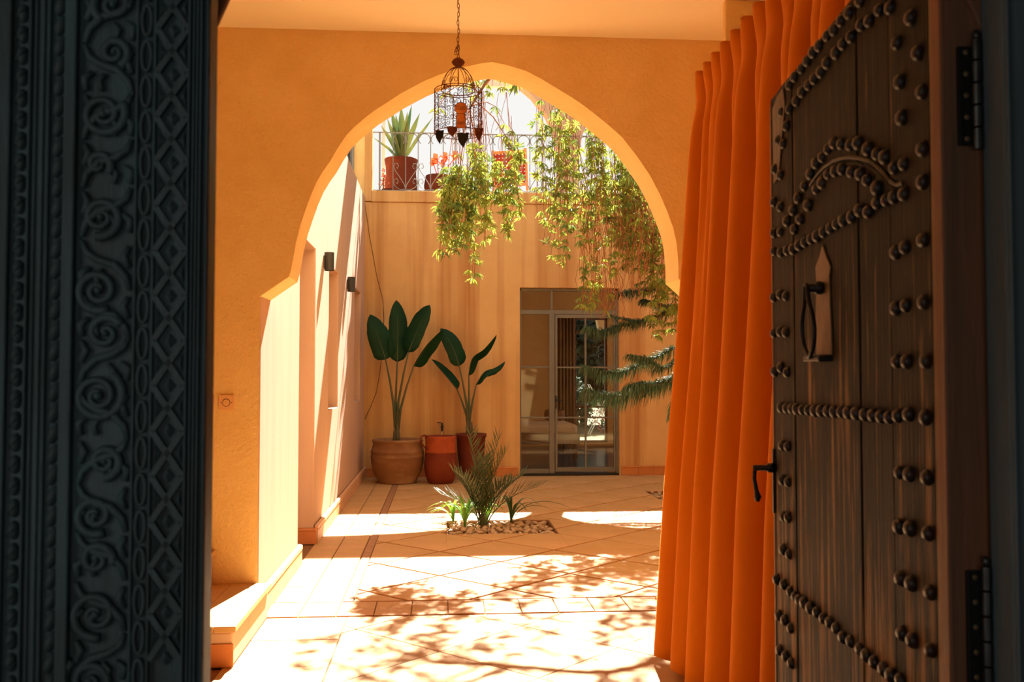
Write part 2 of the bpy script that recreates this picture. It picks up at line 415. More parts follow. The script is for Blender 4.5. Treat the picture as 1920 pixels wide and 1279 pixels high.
# ------------------------------------------------------------------ SETTING: floor with tiles
PITS = [(0.07, 1.05, 8.48, 9.26), (2.50, 3.60, 10.35, 11.45)]
fl = MB()
hx = [(p[0], p[1], p[2], p[3]) for p in PITS]
grid_wall(fl, (-4.2, 5.2), (1.2, 13.45), hx, -0.008, -0.30, lambda u, v, w_: (u, v, w_))
for p in PITS: fl.box(p[0] - .02, p[1] + .02, p[2] - .02, p[3] + .02, -0.30, -0.065)
floor = struct('floor', fl, M['grout'], 'terracotta tiled floor running from hall into the courtyard', 'floor')

def clip(poly, a, b, c):      # keep a*x+b*y<=c
    outp = []
    for i in range(len(poly)):
        p, q = poly[i], poly[(i + 1) % len(poly)]
        dp = a * p[0] + b * p[1] - c; dq = a * q[0] + b * q[1] - c
        if dp <= 0: outp.append(p)
        if dp * dq < 0:
            t = dp / (dp - dq); outp.append((p[0] + (q[0] - p[0]) * t, p[1] + (q[1] - p[1]) * t))
    return outp
def area(poly): return 0.5 * abs(sum(poly[i][0] * poly[(i + 1) % len(poly)][1] - poly[(i + 1) % len(poly)][0] * poly[i][1] for i in range(len(poly))))
def rectclip(poly, x0, x1, y0, y1):
    for a, b, c in ((-1, 0, -x0), (1, 0, x1), (0, -1, -y0), (0, 1, y1)):
        if len(poly) < 3: return []
        poly = clip(poly, a, b, c)
    return poly
def minus(poly, r):
    g = 0.012; x0, x1, y0, y1 = r[0] - g, r[1] + g, r[2] - g, r[3] + g
    if len(rectclip(list(poly), x0, x1, y0, y1)) < 3: return [poly]
    res = [clip(poly, 1, 0, x0), clip(poly, -1, 0, -x1)]
    mid = clip(clip(poly, -1, 0, -x0), 1, 0, x1)
    if len(mid) >= 3: res += [clip(mid, 0, 1, y0), clip(mid, 0, -1, -y1)]
    return [q for q in res if len(q) >= 3 and area(q) > 0.002]
tile_mesh = {}
def tile(poly, m='tile'):
    cx = sum(p[0] for p in poly) / len(poly); cy = sum(p[1] for p in poly) / len(poly)
    key = (m,) + tuple((round(p[0] - cx, 3), round(p[1] - cy, 3)) for p in poly)
    z = random.uniform(-0.0012, 0.0012)
    if key in tile_mesh: return part_copy(tile_mesh[key], floor, (cx, cy, z))
    b = MB(); n = len(poly); q = [(p[0] - cx, p[1] - cy) for p in poly]
    s_ = max(0.2, 1 - 0.004 / max(0.03, math.sqrt(area(poly)) / 2))
    ring = [(x, y, -0.02) for x, y in q] + [(x, y, -0.002) for x, y in q] + [(x * s_, y * s_, 0.0) for x, y in q]
    fs = [tuple(range(2 * n, 3 * n))]
    for k in range(2):
        for i in range(n):
            j = (i + 1) % n; fs.append((k * n + i, k * n + j, (k + 1) * n + j, (k + 1) * n + i))
    b.add(ring, fs)
    o = proto(b, 'tile', M[m], floor, (cx, cy, z)); tile_mesh[key] = o
    return o
def diamonds(x0, x1, y0, y1, D, ox, oy, gap, m='tile'):
    h = D / 2 - gap
    i0 = int((x0 - ox) / (D / 2)) - 2; i1 = int((x1 - ox) / (D / 2)) + 2
    j0 = int((y0 - oy) / (D / 2)) - 2; j1 = int((y1 - oy) / (D / 2)) + 2
    for i in range(i0, i1):
        for j in range(j0, j1):
            if (i + j) % 2: continue
            cx = ox + i * D / 2; cy = oy + j * D / 2
            poly = rectclip([(cx - h, cy), (cx, cy - h), (cx + h, cy), (cx, cy + h)], x0, x1, y0, y1)
            if len(poly) < 3 or area(poly) < 0.002: continue
            ps = [poly]
            for r in PITS: ps = [q for p in ps for q in minus(p, r)]
            for q in ps: tile(q, m)
diamonds(-0.53, 3.75, 6.02, YB - 0.01, 0.92, 0.0, 7.20, 0.019)
diamonds(-0.53, 1.85, 3.30, 5.63, 0.92, 0.0, 5.36, 0.004, 'tile_hall')
def rect_tiles(x0, x1, y0, y1, nx, ny, gap, m='tile'):
    dx = (x1 - x0) / nx; dy = (y1 - y0) / ny
    for i in range(nx):
        for j in range(ny):
            tile([(x0 + i * dx + gap, y0 + j * dy + gap), (x0 + (i + 1) * dx - gap, y0 + j * dy + gap),
                  (x0 + (i + 1) * dx - gap, y0 + (j + 1) * dy - gap), (x0 + i * dx + gap, y0 + (j + 1) * dy - gap)], m)
rect_tiles(XL + 0.01, -0.605, 6.02, YB - 0.01, 2, 16, 0.004)
rect_tiles(-0.602, -0.533, 6.02, YB - 0.01, 1, 24, 0.003, 'tile_brown')
rect_tiles(XL + 0.01, -0.534, 3.30, 5.63, 1, 5, 0.003, 'tile_hall')
rect_tiles(XL + 0.01, 1.80, 5.66, 6.0, 13, 1, 0.003)

# ------------------------------------------------------------------ SETTING: arch wall
L_px = [(542, 519), (546, 505), (555, 456), (563, 424), (572, 397), (583, 366), (594, 341), (606, 321), (619, 303), (634, 277), (650, 253), (665, 238), (681, 224),
        (703, 207), (728, 191), (751, 176), (775, 163), (798, 151), (822, 141), (848, 132), (875, 125), (900, 119.5), (922, 116.5)]
R_px = [(945, 121), (966, 127), (986, 133), (1016, 149), (1046, 167), (1074, 184), (1100, 202), (1135, 230), (1167, 258), (1194, 293), (1218, 328), (1237, 364), (1252, 399),
        (1262, 427), (1268, 453), (1271.5, 490), (1272, 523), (1299, 547)]
curve = [at(x, y, Y=YA0) for x, y in L_px] + [at(x, y, Y=YA0) for x, y in R_px]
pts = [(XL - 0.006, -0.2), (XL - 0.004, 1.865)] + [(p.x, p.z) for p in curve]
XR = 1.62
pts += [(XR, 1.66), (XR + 0.002, -0.2)]
ZW = 4.15
def open_wall(mb, pts, x0, x1, ztop, zbot, y0, y1):
    """wall with one opening whose outline pts runs left foot .. right foot with x increasing"""
    P = [(x0, zbot), (pts[0][0], zbot)]
    n = len(pts); vs = []; fs = []
    for y in (y0, y1):
        for (x, z) in pts: vs.append((x, y, z))
        for (x, z) in pts: vs.append((x, y, ztop))
        vs += [(x0, y, zbot), (x0, y, ztop), (x1, y, zbot), (x1, y, ztop), (pts[0][0], y, zbot), (pts[-1][0], y, zbot)]
    S = 2 * n + 6
    for k in range(2):
        o = k * S
        for i in range(n - 1):
            if pts[i + 1][0] - pts[i][0] > 1e-5: fs.append((o + i, o + i + 1, o + n + i + 1, o + n + i))
        fs.append((o + 2 * n, o + 0, o + n, o + 2 * n + 1))
        fs.append((o + n - 1, o + 2 * n + 2, o + 2 * n + 3, o + 2 * n - 1))
    for i in range(n - 1):
        fs.append((i, i + 1, S + i + 1, S + i))
        fs.append((n + i, S + n + i, S + n + i + 1, n + i + 1))
    fs.append((2 * n, 2 * n + 1, S + 2 * n + 1, S + 2 * n)); fs.append((2 * n + 2, S + 2 * n + 2, S + 2 * n + 3, 2 * n + 3))
    fs.append((2 * n + 1, n, S + n, S + 2 * n + 1)); fs.append((2 * n - 1, 2 * n + 3, S + 2 * n + 3, S + 2 * n - 1))
    mb.add(vs, fs); return mb
aw = open_wall(MB(), pts, -3.3, 2.6, ZW, -0.2, YA0, YA1)
struct('wall_arch', aw, M['plaster'], 'ochre plaster wall with a horseshoe arch between hall and courtyard', 'wall', bevel=0.008)
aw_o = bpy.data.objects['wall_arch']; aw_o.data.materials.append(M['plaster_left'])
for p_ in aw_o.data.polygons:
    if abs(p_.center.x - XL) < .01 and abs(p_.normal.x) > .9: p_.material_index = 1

# hall shell
hs = MB().box(-3.3, 2.6, 1.46, YA0, ZC, ZC + 0.35)
struct('ceiling', hs, M['ceiling'], 'peach plaster hall ceiling above the arch', 'ceiling')
struct('wall_left_hall', MB().box(-3.5, -3.3, 1.46, YA1, -0.1, ZC + .3), M['ceiling'], 'hidden pale left side wall of the hall', 'wall')
struct('wall_right_hall', MB().box(1.95, 2.6, 1.75, YA0, -0.1, ZC), M['plaster'], 'ochre right side wall of the hall behind the curtain', 'wall')
pw = at(1360, 40, Y=5.02).x
struct('wall_pilaster', MB().box(pw, 1.95, 5.02, 5.07, -0.1, ZC), M['plaster'], 'ochre wall return beside the curtain top', 'wall', bevel=0.008)

# entry wall with the doorway around the camera side
ew = MB()
epts = [(-0.52, -0.2), (-0.519, 2.02), (-0.42, 2.35), (-0.2, 2.62), (0.0, 2.72), (0.2, 2.78), (0.45, 2.95), (0.75, 3.15), (0.965, 3.16), (0.966, -0.2)]
open_wall(ew, epts, -3.5, 2.6, ZC + 0.3, -0.2, 1.46, 1.72)
ew2 = open_wall(MB(), [(x * 1.0, z) for x, z in epts], -3.3, 2.6, ZC, -0.2, 1.722, 1.76)
struct('wall_entry_inside', ew2, M['ceiling'], 'hall side plaster of the entrance wall', 'wall')
struct('wall_entry', ew, M['porch'], 'dark entrance wall around the double door', 'wall')
struct('wall_porch_rear', grid_wall(MB(), (-1.75, 2.05), (-0.1, 3.2), [(-0.7, 0.7, 0.3, 1.9)], -2.2, -2.35, lambda u, v, w_: (u, w_, v)), M['porch'], 'dark porch wall behind the viewpoint with an opening added for light', 'wall')  # rear opening added to lift the carved panel and frame
pp = MB()
grid_wall(pp, (-2.2, 1.46), (-0.1, 3.2), [(-0.9, 0.45, 0.5, 2.7)], -1.6, -1.75, lambda u, v, w_: (w_, u, v))  # unseen side opening added for raking light on the carved panel
struct('wall_porch_left', pp, M['porch'], 'dark porch wall on the left with a side opening added for light', 'wall')
struct('wall_porch_right', MB().box(1.9, 2.05, -2.35, 1.46, -0.1, 3.2), M['porch'], 'dark porch wall on the right', 'wall')
struct('ceiling_porch', MB().box(-1.75, 2.05, -2.35, 1.46, 3.2, 3.4), M['porch'], 'dark porch ceiling', 'ceiling')
struct('floor_porch', MB().box(-1.75, 2.05, -2.35, 1.2, -0.3, -0.02), M['porch'], 'dark porch floor', 'floor')
pl = bpy.data.lights.new('added_porch_portal', 'AREA'); pl.shape = 'RECTANGLE'; pl.size = 1.35; pl.size_y = 2.2  # portals guide sky light through the added porch openings
pl.cycles.is_portal = True
po = bpy.data.objects.new('added_porch_portal', pl); C.objects.link(po); po.location = (-1.70, -0.225, 1.6); po.rotation_euler = (PI / 2, 0, -PI / 2)
pl2 = bpy.data.lights.new('added_porch_portal_rear', 'AREA'); pl2.shape = 'RECTANGLE'; pl2.size = 1.4; pl2.size_y = 1.6; pl2.cycles.is_portal = True
po2 = bpy.data.objects.new('added_porch_portal_rear', pl2); C.objects.link(po2); po2.location = (0, -2.30, 1.1); po2.rotation_euler = (PI / 2, 0, 0)

# ------------------------------------------------------------------ SETTING: courtyard left wall
wl = MB()
DY0, DY1, DZ = 7.20, 8.09, 2.465
N2 = (9.07, 9.89, 1.08, 2.455); N3 = (11.75, 12.63, 1.08, 2.49)
grid_wall(wl, (YA0 + 0.012, YB), (-0.1, 3.89), [(DY0, DY1, -0.1, DZ), N2, N3], XL, XL - 0.34, lambda u, v, w_: (w_, u, v))
wl.box(XL - 0.50, XL - 0.36, 8.6, YB, -0.1, 3.80)
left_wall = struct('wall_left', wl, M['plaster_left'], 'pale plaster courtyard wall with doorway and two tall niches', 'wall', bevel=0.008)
struct('wall_passage', MB().box(-2.6, -2.4, YA1, 8.6, -0.1, 3.8).box(-2.4, XL - 0.36, YA1 + .001, YA1 + 0.15, -0.1, 3.8).box(-2.4, XL - .36, 8.45, 8.6, -0.1, 3.8),
       M['plaster'], 'ochre walls of the side passage behind the doorway', 'wall')
struct('roof_left', MB().box(-4.6, XL - 0.005, YA1 + .01, YB, 3.80, 3.885), M['plaster'], 'flat roof over the left wing', 'roof')

# skirting in tiles along the left wall
def skirting(name, y0, y1, n, m, label, x=XL):
    o = MB().box(x, x + 0.012, y0, y1, 0.0, 0.15).build(name, M['grout'])
    tag(o, label, 'skirting', None, 'structure')
    d = (y1 - y0) / n; first = None
    for i in range(n):
        c = (x + 0.012, y0 + (i + 0.5) * d, 0)
        if first is None:
            b = MB(); h = d / 2 - 0.002
            prof = [(0, 0.002), (0.022, 0.002), (0.022, 0.105), (0.018, 0.108), (0.018, 0.112), (0.026, 0.118), (0.024, 0.145), (0.0, 0.152)]
            b.prism([(q[0], -h, q[1]) for q in prof], (0, 2 * h, 0))
            first = proto(b, 'skirting_tile', m, o, c)
        else: part_copy(first, o, c)
    return o
skirting('baseboard_left', YA1 - 0.30, DY0, 4, M['skirt_pale'], 'pale tiled skirting along the near left wall by the step')
skirting('baseboard_courtyard', DY1, YB, 14, M['skirt_pale'], 'tiled skirting along the far left courtyard wall')
def skirting_x(name, x0, x1, n, m, label, y):
    o = MB().box(x0, x1, y - 0.012, y, 0.0, 0.13).build(name, M['grout'])
    tag(o, label, 'skirting', None, 'structure'); d = (x1 - x0) / n; first = None
    for i in range(n):
        c = (x0 + (i + 0.5) * d, y - 0.012, 0)
        if first is None:
            h = d / 2 - 0.002
            prof = [(0, 0.002), (-0.022, 0.002), (-0.022, 0.105), (-0.026, 0.115), (-0.022, 0.13), (0.0, 0.132)]
            first = proto(MB().prism([(-h, q[0], q[1]) for q in prof], (2 * h, 0, 0)), 'skirting_tile', m, o, c)
        else: part_copy(first, o, c)
    return o
skirting_x('baseboard_jamb', XL - 0.33, XL + 0.03, 1, M['baseboard'], 'orange glazed skirting on the doorway return of the left wall', DY1)

# ------------------------------------------------------------------ SETTING: back wall, terrace, arcade
DX0 = at(975, 700, Y=YB).x; DX1 = at(1161, 700, Y=YB).x
DTOP = at(1060, 540, Y=YB).z
bw = MB()
grid_wall(bw, (-1.40, 5.2), (-0.1, 3.83), [(DX0, DX1, -0.1, DTOP)], YB, YB + 0.22, lambda u, v, w_: (u, w_, v))
bw.box(-0.96, 5.2, YB - 0.025, YB + 0.22, 3.832, ZT)
struct('wall_back', bw, M['plaster_back'], 'rain-streaked orange courtyard wall with the glass door', 'wall', bevel=0.008)
struct('baseboard_back', MB(), M['baseboard'], 'x', 'x') if False else None
skirting_x('baseboard_right', DX1 + 0.03, 4.4, 8, M['baseboard'], 'bright orange skirting right of the glass door', YB)
skirting_x('baseboard_rear', XL + 0.04, DX0 - 0.03, 7, M['baseboard'], 'orange skirting behind the row of pots', YB)
struct('floor_terrace', MB().box(-1.4, 6.5, YB + 0.2, 24.0, ZT - 0.16, ZT - 0.01), M['tile'], 'roof terrace slab behind the railing', 'terrace')
ul = MB().box(-0.965, -0.865 + 0.0, YB - 0.01, YB + 0.2, 3.832, 5.6)
struct('wall_terrace_pier', MB().box(at(684, 300, Y=YB).x, at(698, 300, Y=YB).x, YB - 0.012, YB + 0.25, 3.84, 6.3), M['plaster_back'], 'narrow plaster pier left of the terrace railing', 'wall', bevel=0.01)
struct('wall_upper_left', MB().box(-3.6, at(684.5, 300, Y=YB).x, YB + 0.03, YB + 0.28, 3.7, 6.3), M['plaster'], 'upper storey plaster wall above the left wing', 'wall')
# arcade on the terrace whose arches throw the curved light on the floor
ar = MB()
def half_arch(xc, hw, zs, zc, n=14):
    return [(xc + hw * math.cos(a), zs + (zc - zs) * math.sin(a)) for a in [PI - PI * k / n for k in range(n + 1)]]
YQ0, YQ1 = 13.55, 13.80
a1 = [(-1.86, ZT - .05)] + half_arch(-0.07, 1.78, 4.55, 6.02) + [(1.72, ZT - .05)]
a2 = [(1.985, ZT - .05)] + half_arch(3.78, 1.78, 4.55, 6.02) + [(5.57, ZT - .05)]
a1[0] = (a1[1][0] - 0.0001, ZT - .05); a1[-1] = (a1[-2][0] + 0.0001, ZT - .05)
a2[0] = (a2[1][0] - 0.0001, ZT - .05); a2[-1] = (a2[-2][0] + 0.0001, ZT - .05)
xm = (a1[-1][0] + a2[0][0]) / 2
open_wall(ar, a1, -2.6, xm, 6.95, ZT - .05, YQ0, YQ1)
open_wall(ar, a2, xm, 6.2, 6.95, ZT - .05, YQ0, YQ1)
struct('wall_arcade', ar, M['plaster_left'], 'arched plaster arcade standing on the roof terrace', 'wall', bevel=0.01)
struct('wall_right_courtyard', MB().box(4.4, 4.7, YA1, YB, -0.1, 3.4), M['plaster'], 'ochre right side wall of the courtyard', 'wall')
struct('wall_arch_upper', MB().box(-3.3, 4.7, YA0, YA1, 4.16, 4.4).box(2.62, 4.7, YA0, YA1, -0.1, 4.15), M['plaster'], 'parapet of the entrance building', 'wall')
struct('roof_added_shade', MB().box(1.75, 4.7, YA1 + .002, 8.3, 4.16, 4.3).box(2.6, 4.7, 8.3, 9.55, 4.16, 4.3), M['plaster'], 'unseen roof slab added to shade the back of the arch wall', 'roof')  # unseen slab added to keep sun off the wall the glass reflects
struct('roof_hall', MB().box(-3.5, 4.7, -2.4, YA0, 3.83, 4.0), M['plaster'], 'flat roof of the entrance building', 'roof')

# metal grille window high on the left
gx0 = at(640, 300, Y=YB + .03).x; gx1 = at(661, 300, Y=YB + .03).x
g = thing('window_grille', (gx0, YB + 0.03, 4.05), 'dark barred window high up above the left wall', 'window')
MB().box(gx0 - 0.2, gx1, YB + 0.012, YB + 0.028, 4.0, 4.9).build('pane', M['dark'], g)
for i in range(5):
    x = gx1 - 0.02 - i * 0.055
    MB().tube([(x, YB - 0.002, 4.0), (x, YB - 0.002, 4.9)], 0.009, 6).build('bar', M['rail_paint'], g)
MB().box(gx1 - 0.008, gx1 + 0.02, YB - 0.02, YB + 0.03, 3.98, 4.92).build('frame', M['rail_paint'], g)

# pergola beam and post at the back of the terrace
pb0 = at(905, 157, Y=17.0); 
pg = thing('pergola', (-1.0, 17.0, ZT), 'pale grey steel pergola at the back of the roof terrace', 'pergola')
MB().box(-1.2, 3.4, 16.95, 17.07, pb0.z - 0.06, pb0.z + 0.06).build('beam', M['beam'], pg, bevel=0.006)
px_ = at(719.5, 300, Y=17.0).x
MB().box(px_ - 0.03, px_ + 0.03, 16.96, 17.04, ZT - 0.01, pb0.z - 0.06).build('post', M['beam'], pg, bevel=0.004)
MB().box(3.3, 3.4, 16.96, 17.04, ZT - 0.01, pb0.z - 0.06).build('post', M['beam'], pg, bevel=0.004)

# ------------------------------------------------------------------ glass door (structure) with frame, panes
YD = YB + 0.10
door = bpy.data.objects.new('door_1', None); C.objects.link(door); door.location = ((DX0 + DX1) / 2, YD, 0); ORG['door_1'] = Vector(door.location)
tag(door, 'grey-green framed glass door with side light and transom in the back wall', 'door', None, 'structure')
def X_(px): return at(px, 700, Y=YD).x
def Z_(py): return at(1060, py, Y=YD).z
fr = MB(); T = 0.055
x0, x1 = X_(974), X_(1161); zt = DTOP
xm0, xm1 = X_(1029.5), X_(1039.5)
zt0, zt1 = Z_(589.5), Z_(582)
fr.box(x0 - .02, X_(977), YD - .03, YD + .03, 0, zt).box(X_(1153.5), x1 + .02, YD - .03, YD + .03, 0, zt)
fr.box(x0, x1, YD - .03, YD + .03, Z_(546.5), zt)
fr.box(x0, x1, YD - .028, YD + .03, zt0, zt1)
fr.box(xm0, xm1, YD - .035, YD + .03, 0, zt0)
fr.box(X_(1032), X_(1036), YD - .028, YD + .028, zt1, zt)
for py in (688.5, 783): fr.box(X_(976), xm0, YD - .016, YD + .016, Z_(py + 1.5), Z_(py - 1.5))
fr.box(X_(976), xm0, YD - .02, YD + .02, 0.0, Z_(879))
fr.build('frame', M['door_frame'], door, bevel=0.004)
lf = MB(); lx0, lx1 = X_(1040.5), X_(1153)
ltop, lbot = Z_(590.5), Z_(884)
gx0_, gx1_ = X_(1044.5), X_(1149.5); gz0, gz1 = Z_(876), Z_(596.5)
lf.box(lx0, gx0_, YD - .04, YD, lbot, ltop).box(gx1_, lx1, YD - .04, YD, lbot, ltop)
lf.box(gx0_, gx1_, YD - .04, YD, gz1, ltop).box(gx0_, gx1_, YD - .04, YD, lbot, gz0)
mx0, mx1 = X_(1095.7), X_(1099)
lf.box(mx0, mx1, YD - .034, YD - .004, gz0, gz1)
for py in (689, 783): lf.box(gx0_, gx1_, YD - .033, YD - .005, Z_(py + 1.5), Z_(py - 1.5))
leaf_o = lf.build('door_leaf', M['door_frame'], door, bevel=0.003)
hd = MB().tube([(X_(1041.5), YD - .04, 1.06), (X_(1041.5), YD - .085, 1.06), (X_(1053), YD - .09, 1.055)], 0.008, 8).box(X_(1041.5) - .014, X_(1041.5) + .014, YD - .046, YD - .04, 0.94, 1.12)
hd.build('handle', M['iron'], leaf_o, label='black lever handle')
MB().box(x0, x1, YD - .06, YD + .06, -0.005, 0.03).build('threshold', M['iron'], door, label='dark metal threshold')
def pane(x0, x1, z0, z1, y, par):
    MB().box(x0 + .002, x1 - .002, y - .003, y + .003, z0 + .002, z1 - .002).build('pane', M['glass'], par)
sx0, sx1 = X_(977), xm0
for a, b in ((687, 589.5), (781.5, 690), (879, 784.5)): pane(sx0, sx1, Z_(a), Z_(b), YD, door)
for a, b in ((687.5, 596.5), (781.5, 690.5), (876, 784.5)):
    pane(gx0_, mx0, Z_(a), Z_(b), YD - .02, leaf_o); pane(mx1, gx1_, Z_(a), Z_(b), YD - .02, leaf_o)
pane(X_(977), X_(1032), zt1, Z_(546.5), YD, door); pane(X_(1036), X_(1153.5), zt1, Z_(546.5), YD, door)

# ------------------------------------------------------------------ room behind the glass door
YR = 18.9
struct('floor_room', MB().box(-0.6, 4.2, YB + .18, YR + .2, -0.3, -0.004), M['room_floor'], 'shiny slate floor of the room behind the glass door', 'floor')
wx0, wx1 = at(1077, 700, Y=YR).x, at(1139, 700, Y=YR).x
wz0, wz1 = 0.06, at(1100, 596, Y=YR).z
rw = MB()
grid_wall(rw, (-0.6, 4.2), (-0.1, 3.8), [(wx0, wx1, wz0, wz1), (0.5, 3.2, 3.20, 3.75)], YR, YR + 0.2, lambda u, v, w_: (u, w_, v))  # upper hole is an unseen slot added to throw sun on the bed
struct('wall_room_rear', rw, M['room_wall'], 'ochre rear wall of the room with garden window and an added hidden slot for sun', 'wall')
struct('wall_room_left', MB().box(-0.75, -0.6, YB + .22, YR + .2, -0.1, 3.8), M['room_wall'], 'ochre left wall of the room', 'wall')
rr_ = grid_wall(MB(), (YB + .22, YR + .2), (-0.1, 3.8), [(14.2, 18.2, 0.5, 3.0)], 4.2, 4.35, lambda u, v, w_: (w_, u, v))  # unseen side opening added to brighten the room
struct('wall_room_right', rr_, M['room_wall'], 'ochre right wall of the room with an unseen opening added for light', 'wall')
win = bpy.data.objects.new('window_1', None); C.objects.link(win); win.location = (wx0, YR, 0); ORG['window_1'] = Vector(win.location)
tag(win, 'brown framed garden window seen through the glass door', 'window', None, 'structure')
wf = MB()
for (a, b, c, d) in ((wx0, wx0 + .04, wz0, wz1), (wx1 - .05, wx1, wz0, wz1), (wx0, wx1, wz0, wz0 + .05), (wx0, wx1, wz1 - .04, wz1), (wx0, wx1, at(1100, 763, Y=YR).z - .02, at(1100, 763, Y=YR).z + .02), (wx0, wx1, at(1100, 623, Y=YR).z - .03, at(1100, 623, Y=YR).z + .03)):
    wf.box(a, b, YR + .03, YR + .09, c, d)
wf.build('frame', M['bed_wood'], win, bevel=0.004)
MB().box(wx0 + .03, wx1 - .04, YR + .055, YR + .062, wz0 + .04, wz1 - .03).build('pane', M['glass'], win)
# drape left of the window
dr = MB(); vs = []; n = 60
dx0, dx1 = at(1046, 700, Y=YR - .12).x, at(1077, 700, Y=YR - .12).x
for i in range(n + 1):
    u = i / n; x = dx0 + (dx1 - dx0) * u; y = YR - 0.12 + 0.035 * math.sin(u * 2 * PI * 5)
    vs += [(x, y, 0.02), (x, y, 2.6)]
dr.add(vs, [(2 * i, 2 * i + 2, 2 * i + 3, 2 * i + 1) for i in range(n)])
o = dr.build('drape', M['room_curtain'], None, smooth=True); tag(o, 'brown drape hanging beside the garden window indoors', 'curtain')
md = o.modifiers.new('thick', 'SOLIDIFY'); md.thickness = 0.01

# day bed in the room
bx0, bx1 = 0.95, 2.30; by0, by1 = 15.55, 17.2
bed = thing('day_bed', ((bx0 + bx1) / 2, 16.2, 0), 'wooden day bed with cream mattress seen through the glass door', 'bed')
fb = MB().box(bx0, bx1, by0, by0 + .06, .28, .46).box(bx0, bx1, by1 - .06, by1, .28, .46).box(bx0, bx0 + .06, by0, by1, .28, .46).box(bx1 - .06, bx1, by0, by1, .28, .46)
fb.build('frame', M['bed_wood'], bed, bevel=0.008)
for i in range(6):
    y = by0 + .1 + i * .24
    MB().box(bx0 + .05, bx1 - .05, y, y + .16, .40, .43).build('slat', M['bed_wood'], bed)
for (x, y) in ((bx0 + .06, by0 + .05), (bx1 - .08, by0 + .05), (bx0 + .06, by1 - .08), (bx1 - .08, by1 - .08)):
    MB().tube([(x, y, .30), (x + .03, y - .02, .16), (x, y, 0.0)], [.04, .03, .028], 8).build('leg', M['bed_wood'], bed)
MB().box(bx0 + .03, bx1 - .03, by0 + .03, by1 - .03, .435, .60).build('mattress', M['mattress'], bed, bevel=0.05, label='cream mattress')
o = MB().box(bx1 - .42, bx1 - .08, by1 - .4, by1 - .05, .60, .80).build('cushion', M['bed_wood'], None, bevel=0.06); tag(o, 'dark brown cushion at the end of the day bed', 'cushion')

# garden behind the room
struct('ground_garden', MB().box(-14, 22, YR + .2, 60, -0.3, -0.03), M['grass'], 'sunny lawn of the garden beyond the room', 'lawn')
struct('path_garden', MB().box(1.0, 5.0, YR + .25, YR + 0.9, -0.03, 0.03), M['cream'], 'pale paved strip outside the garden window', 'path')
def shrub(name, c, r, m, label, cat, group=None, n=700, leaf=0.06, trunk=True):
    t = thing(name, (c[0], c[1], -0.03), label, cat, group)
    MB().tube([(c[0], c[1], -0.05), (c[0] + .05, c[1], c[2])], [max(.03, r[0] * .06)] * 2, 6).build('stem', M['bark'], t)
    b = MB()
    for k in range(n):
        d = Vector((random.gauss(0, 1), random.gauss(0, 1), random.gauss(0, 1))).normalized()
        rr = random.uniform(.45, 1) * (1 + .18 * math.sin(5 * d.x + 3 * d.z))
        p = Vector(c) + Vector((d.x * r[0], d.y * r[1], d.z * r[2])) * rr
        if p.z < 0: continue
        a = Vector((random.uniform(-1, 1), random.uniform(-1, 1), random.uniform(-.6, 1))).normalized() * leaf
        s_ = a.orthogonal().normalized() * leaf * .4
        b.add([p - a, p + s_, p + a, p - s_], [(0, 1, 2, 3)])
    o = b.build('foliage', m, t); o['kind'] = 'stuff'
    return t
shrub('garden_tree', (4.2, 27.5, 2.6), (1.5, 1.5, 2.6), M['hedge'], 'blue-green tree filling the garden window', 'tree', None, 8000, .17)
shrub('garden_tree', (7.8, 30.5, 2.6), (1.6, 1.5, 2.7), M['hedge'], 'second tree further right in the garden', 'tree', None, 2500, .12)
shrub('garden_shrub', (3.35, 23.2, .75), (.45, .45, .7), M['shrub'], 'round shrub on the lawn left in the garden window', 'shrub', None, 900, .06)
shrub('flowering_bush', (4.35, 23.6, .45), (.6, .5, .45), M['pink'], 'low red flowering bush in the garden', 'shrub', None, 450, .05)
shrub('garden_shrub', (4.0, 21.6, .35), (.28, .28, .35), M['shrub'], 'small spiky shrub on the lawn in front of the flowering bush', 'shrub', None, 350, .07)
rk = thing('garden_rack', (3.9, 22.4, 0), 'white folding metal rack standing on the lawn', 'rack')
for (a, b) in (((3.55, 22.4, 0), (4.15, 22.4, 1.2)), ((4.15, 22.4, 0), (3.55, 22.4, 1.2)), ((3.55, 22.7, 0), (4.15, 22.7, 1.2)), ((4.15, 22.7, 0), (3.55, 22.7, 1.2)), ((3.5, 22.4, .95), (4.3, 22.4, .95))):
    MB().tube([a, b], .012, 6).build('tube', M['white'], rk)
struct('wall_garden_porch', MB().box(at(1137, 700, Y=19.9).x, at(1137, 700, Y=19.9).x + .25, 19.8, 20.05, -.03, 2.4).prism([(at(1112, 590, Y=19.9).x, 19.8, 2.95), (at(1122, 620, Y=19.9).x, 19.8, at(1122, 619, Y=19.9).z), (at(1145, 620, Y=19.9).x, 19.8, at(1122, 619, Y=19.9).z), (at(1145, 590, Y=19.9).x, 19.8, 2.95)], (0, .25, 0)),
       M['cream'], 'cream porch pillar and eave outside the garden window', 'wall')

# ------------------------------------------------------------------ stairs at the left of the hall
def stair(name, x0, x1, z0, z1, label):
    t = bpy.data.objects.new(name, None); C.objects.link(t); t.location = ((x0 + x1) / 2, 5.1, z0); ORG[t.name] = Vector(t.location)
    tag(t, label, 'step', 'steps up to the left of the arch', 'structure')
    MB().box(x0, x1 - 0.006, 4.70, YA0 - 0.002, z0, z1 - 0.03).build('body', M['plaster_left'], t, bevel=0.012)
    MB().box(x0, x1, 4.692, 4.70, z0 + 0.002, z0 + 0.115).build('skirting_tile', M['baseboard'], t, bevel=0.003, label='orange glazed tile')
    xs = [x0, x0 + (x1 - x0) * .36, x0 + (x1 - x0) * .72, x1 + 0.012]
    for i in range(3):
        MB().box(xs[i] + .001, xs[i + 1] - .001, 4.685, YA0 - 0.002, z1 - 0.03, z1).build('tread_tile', M['tile_hall'], t, bevel=0.004)
    return t
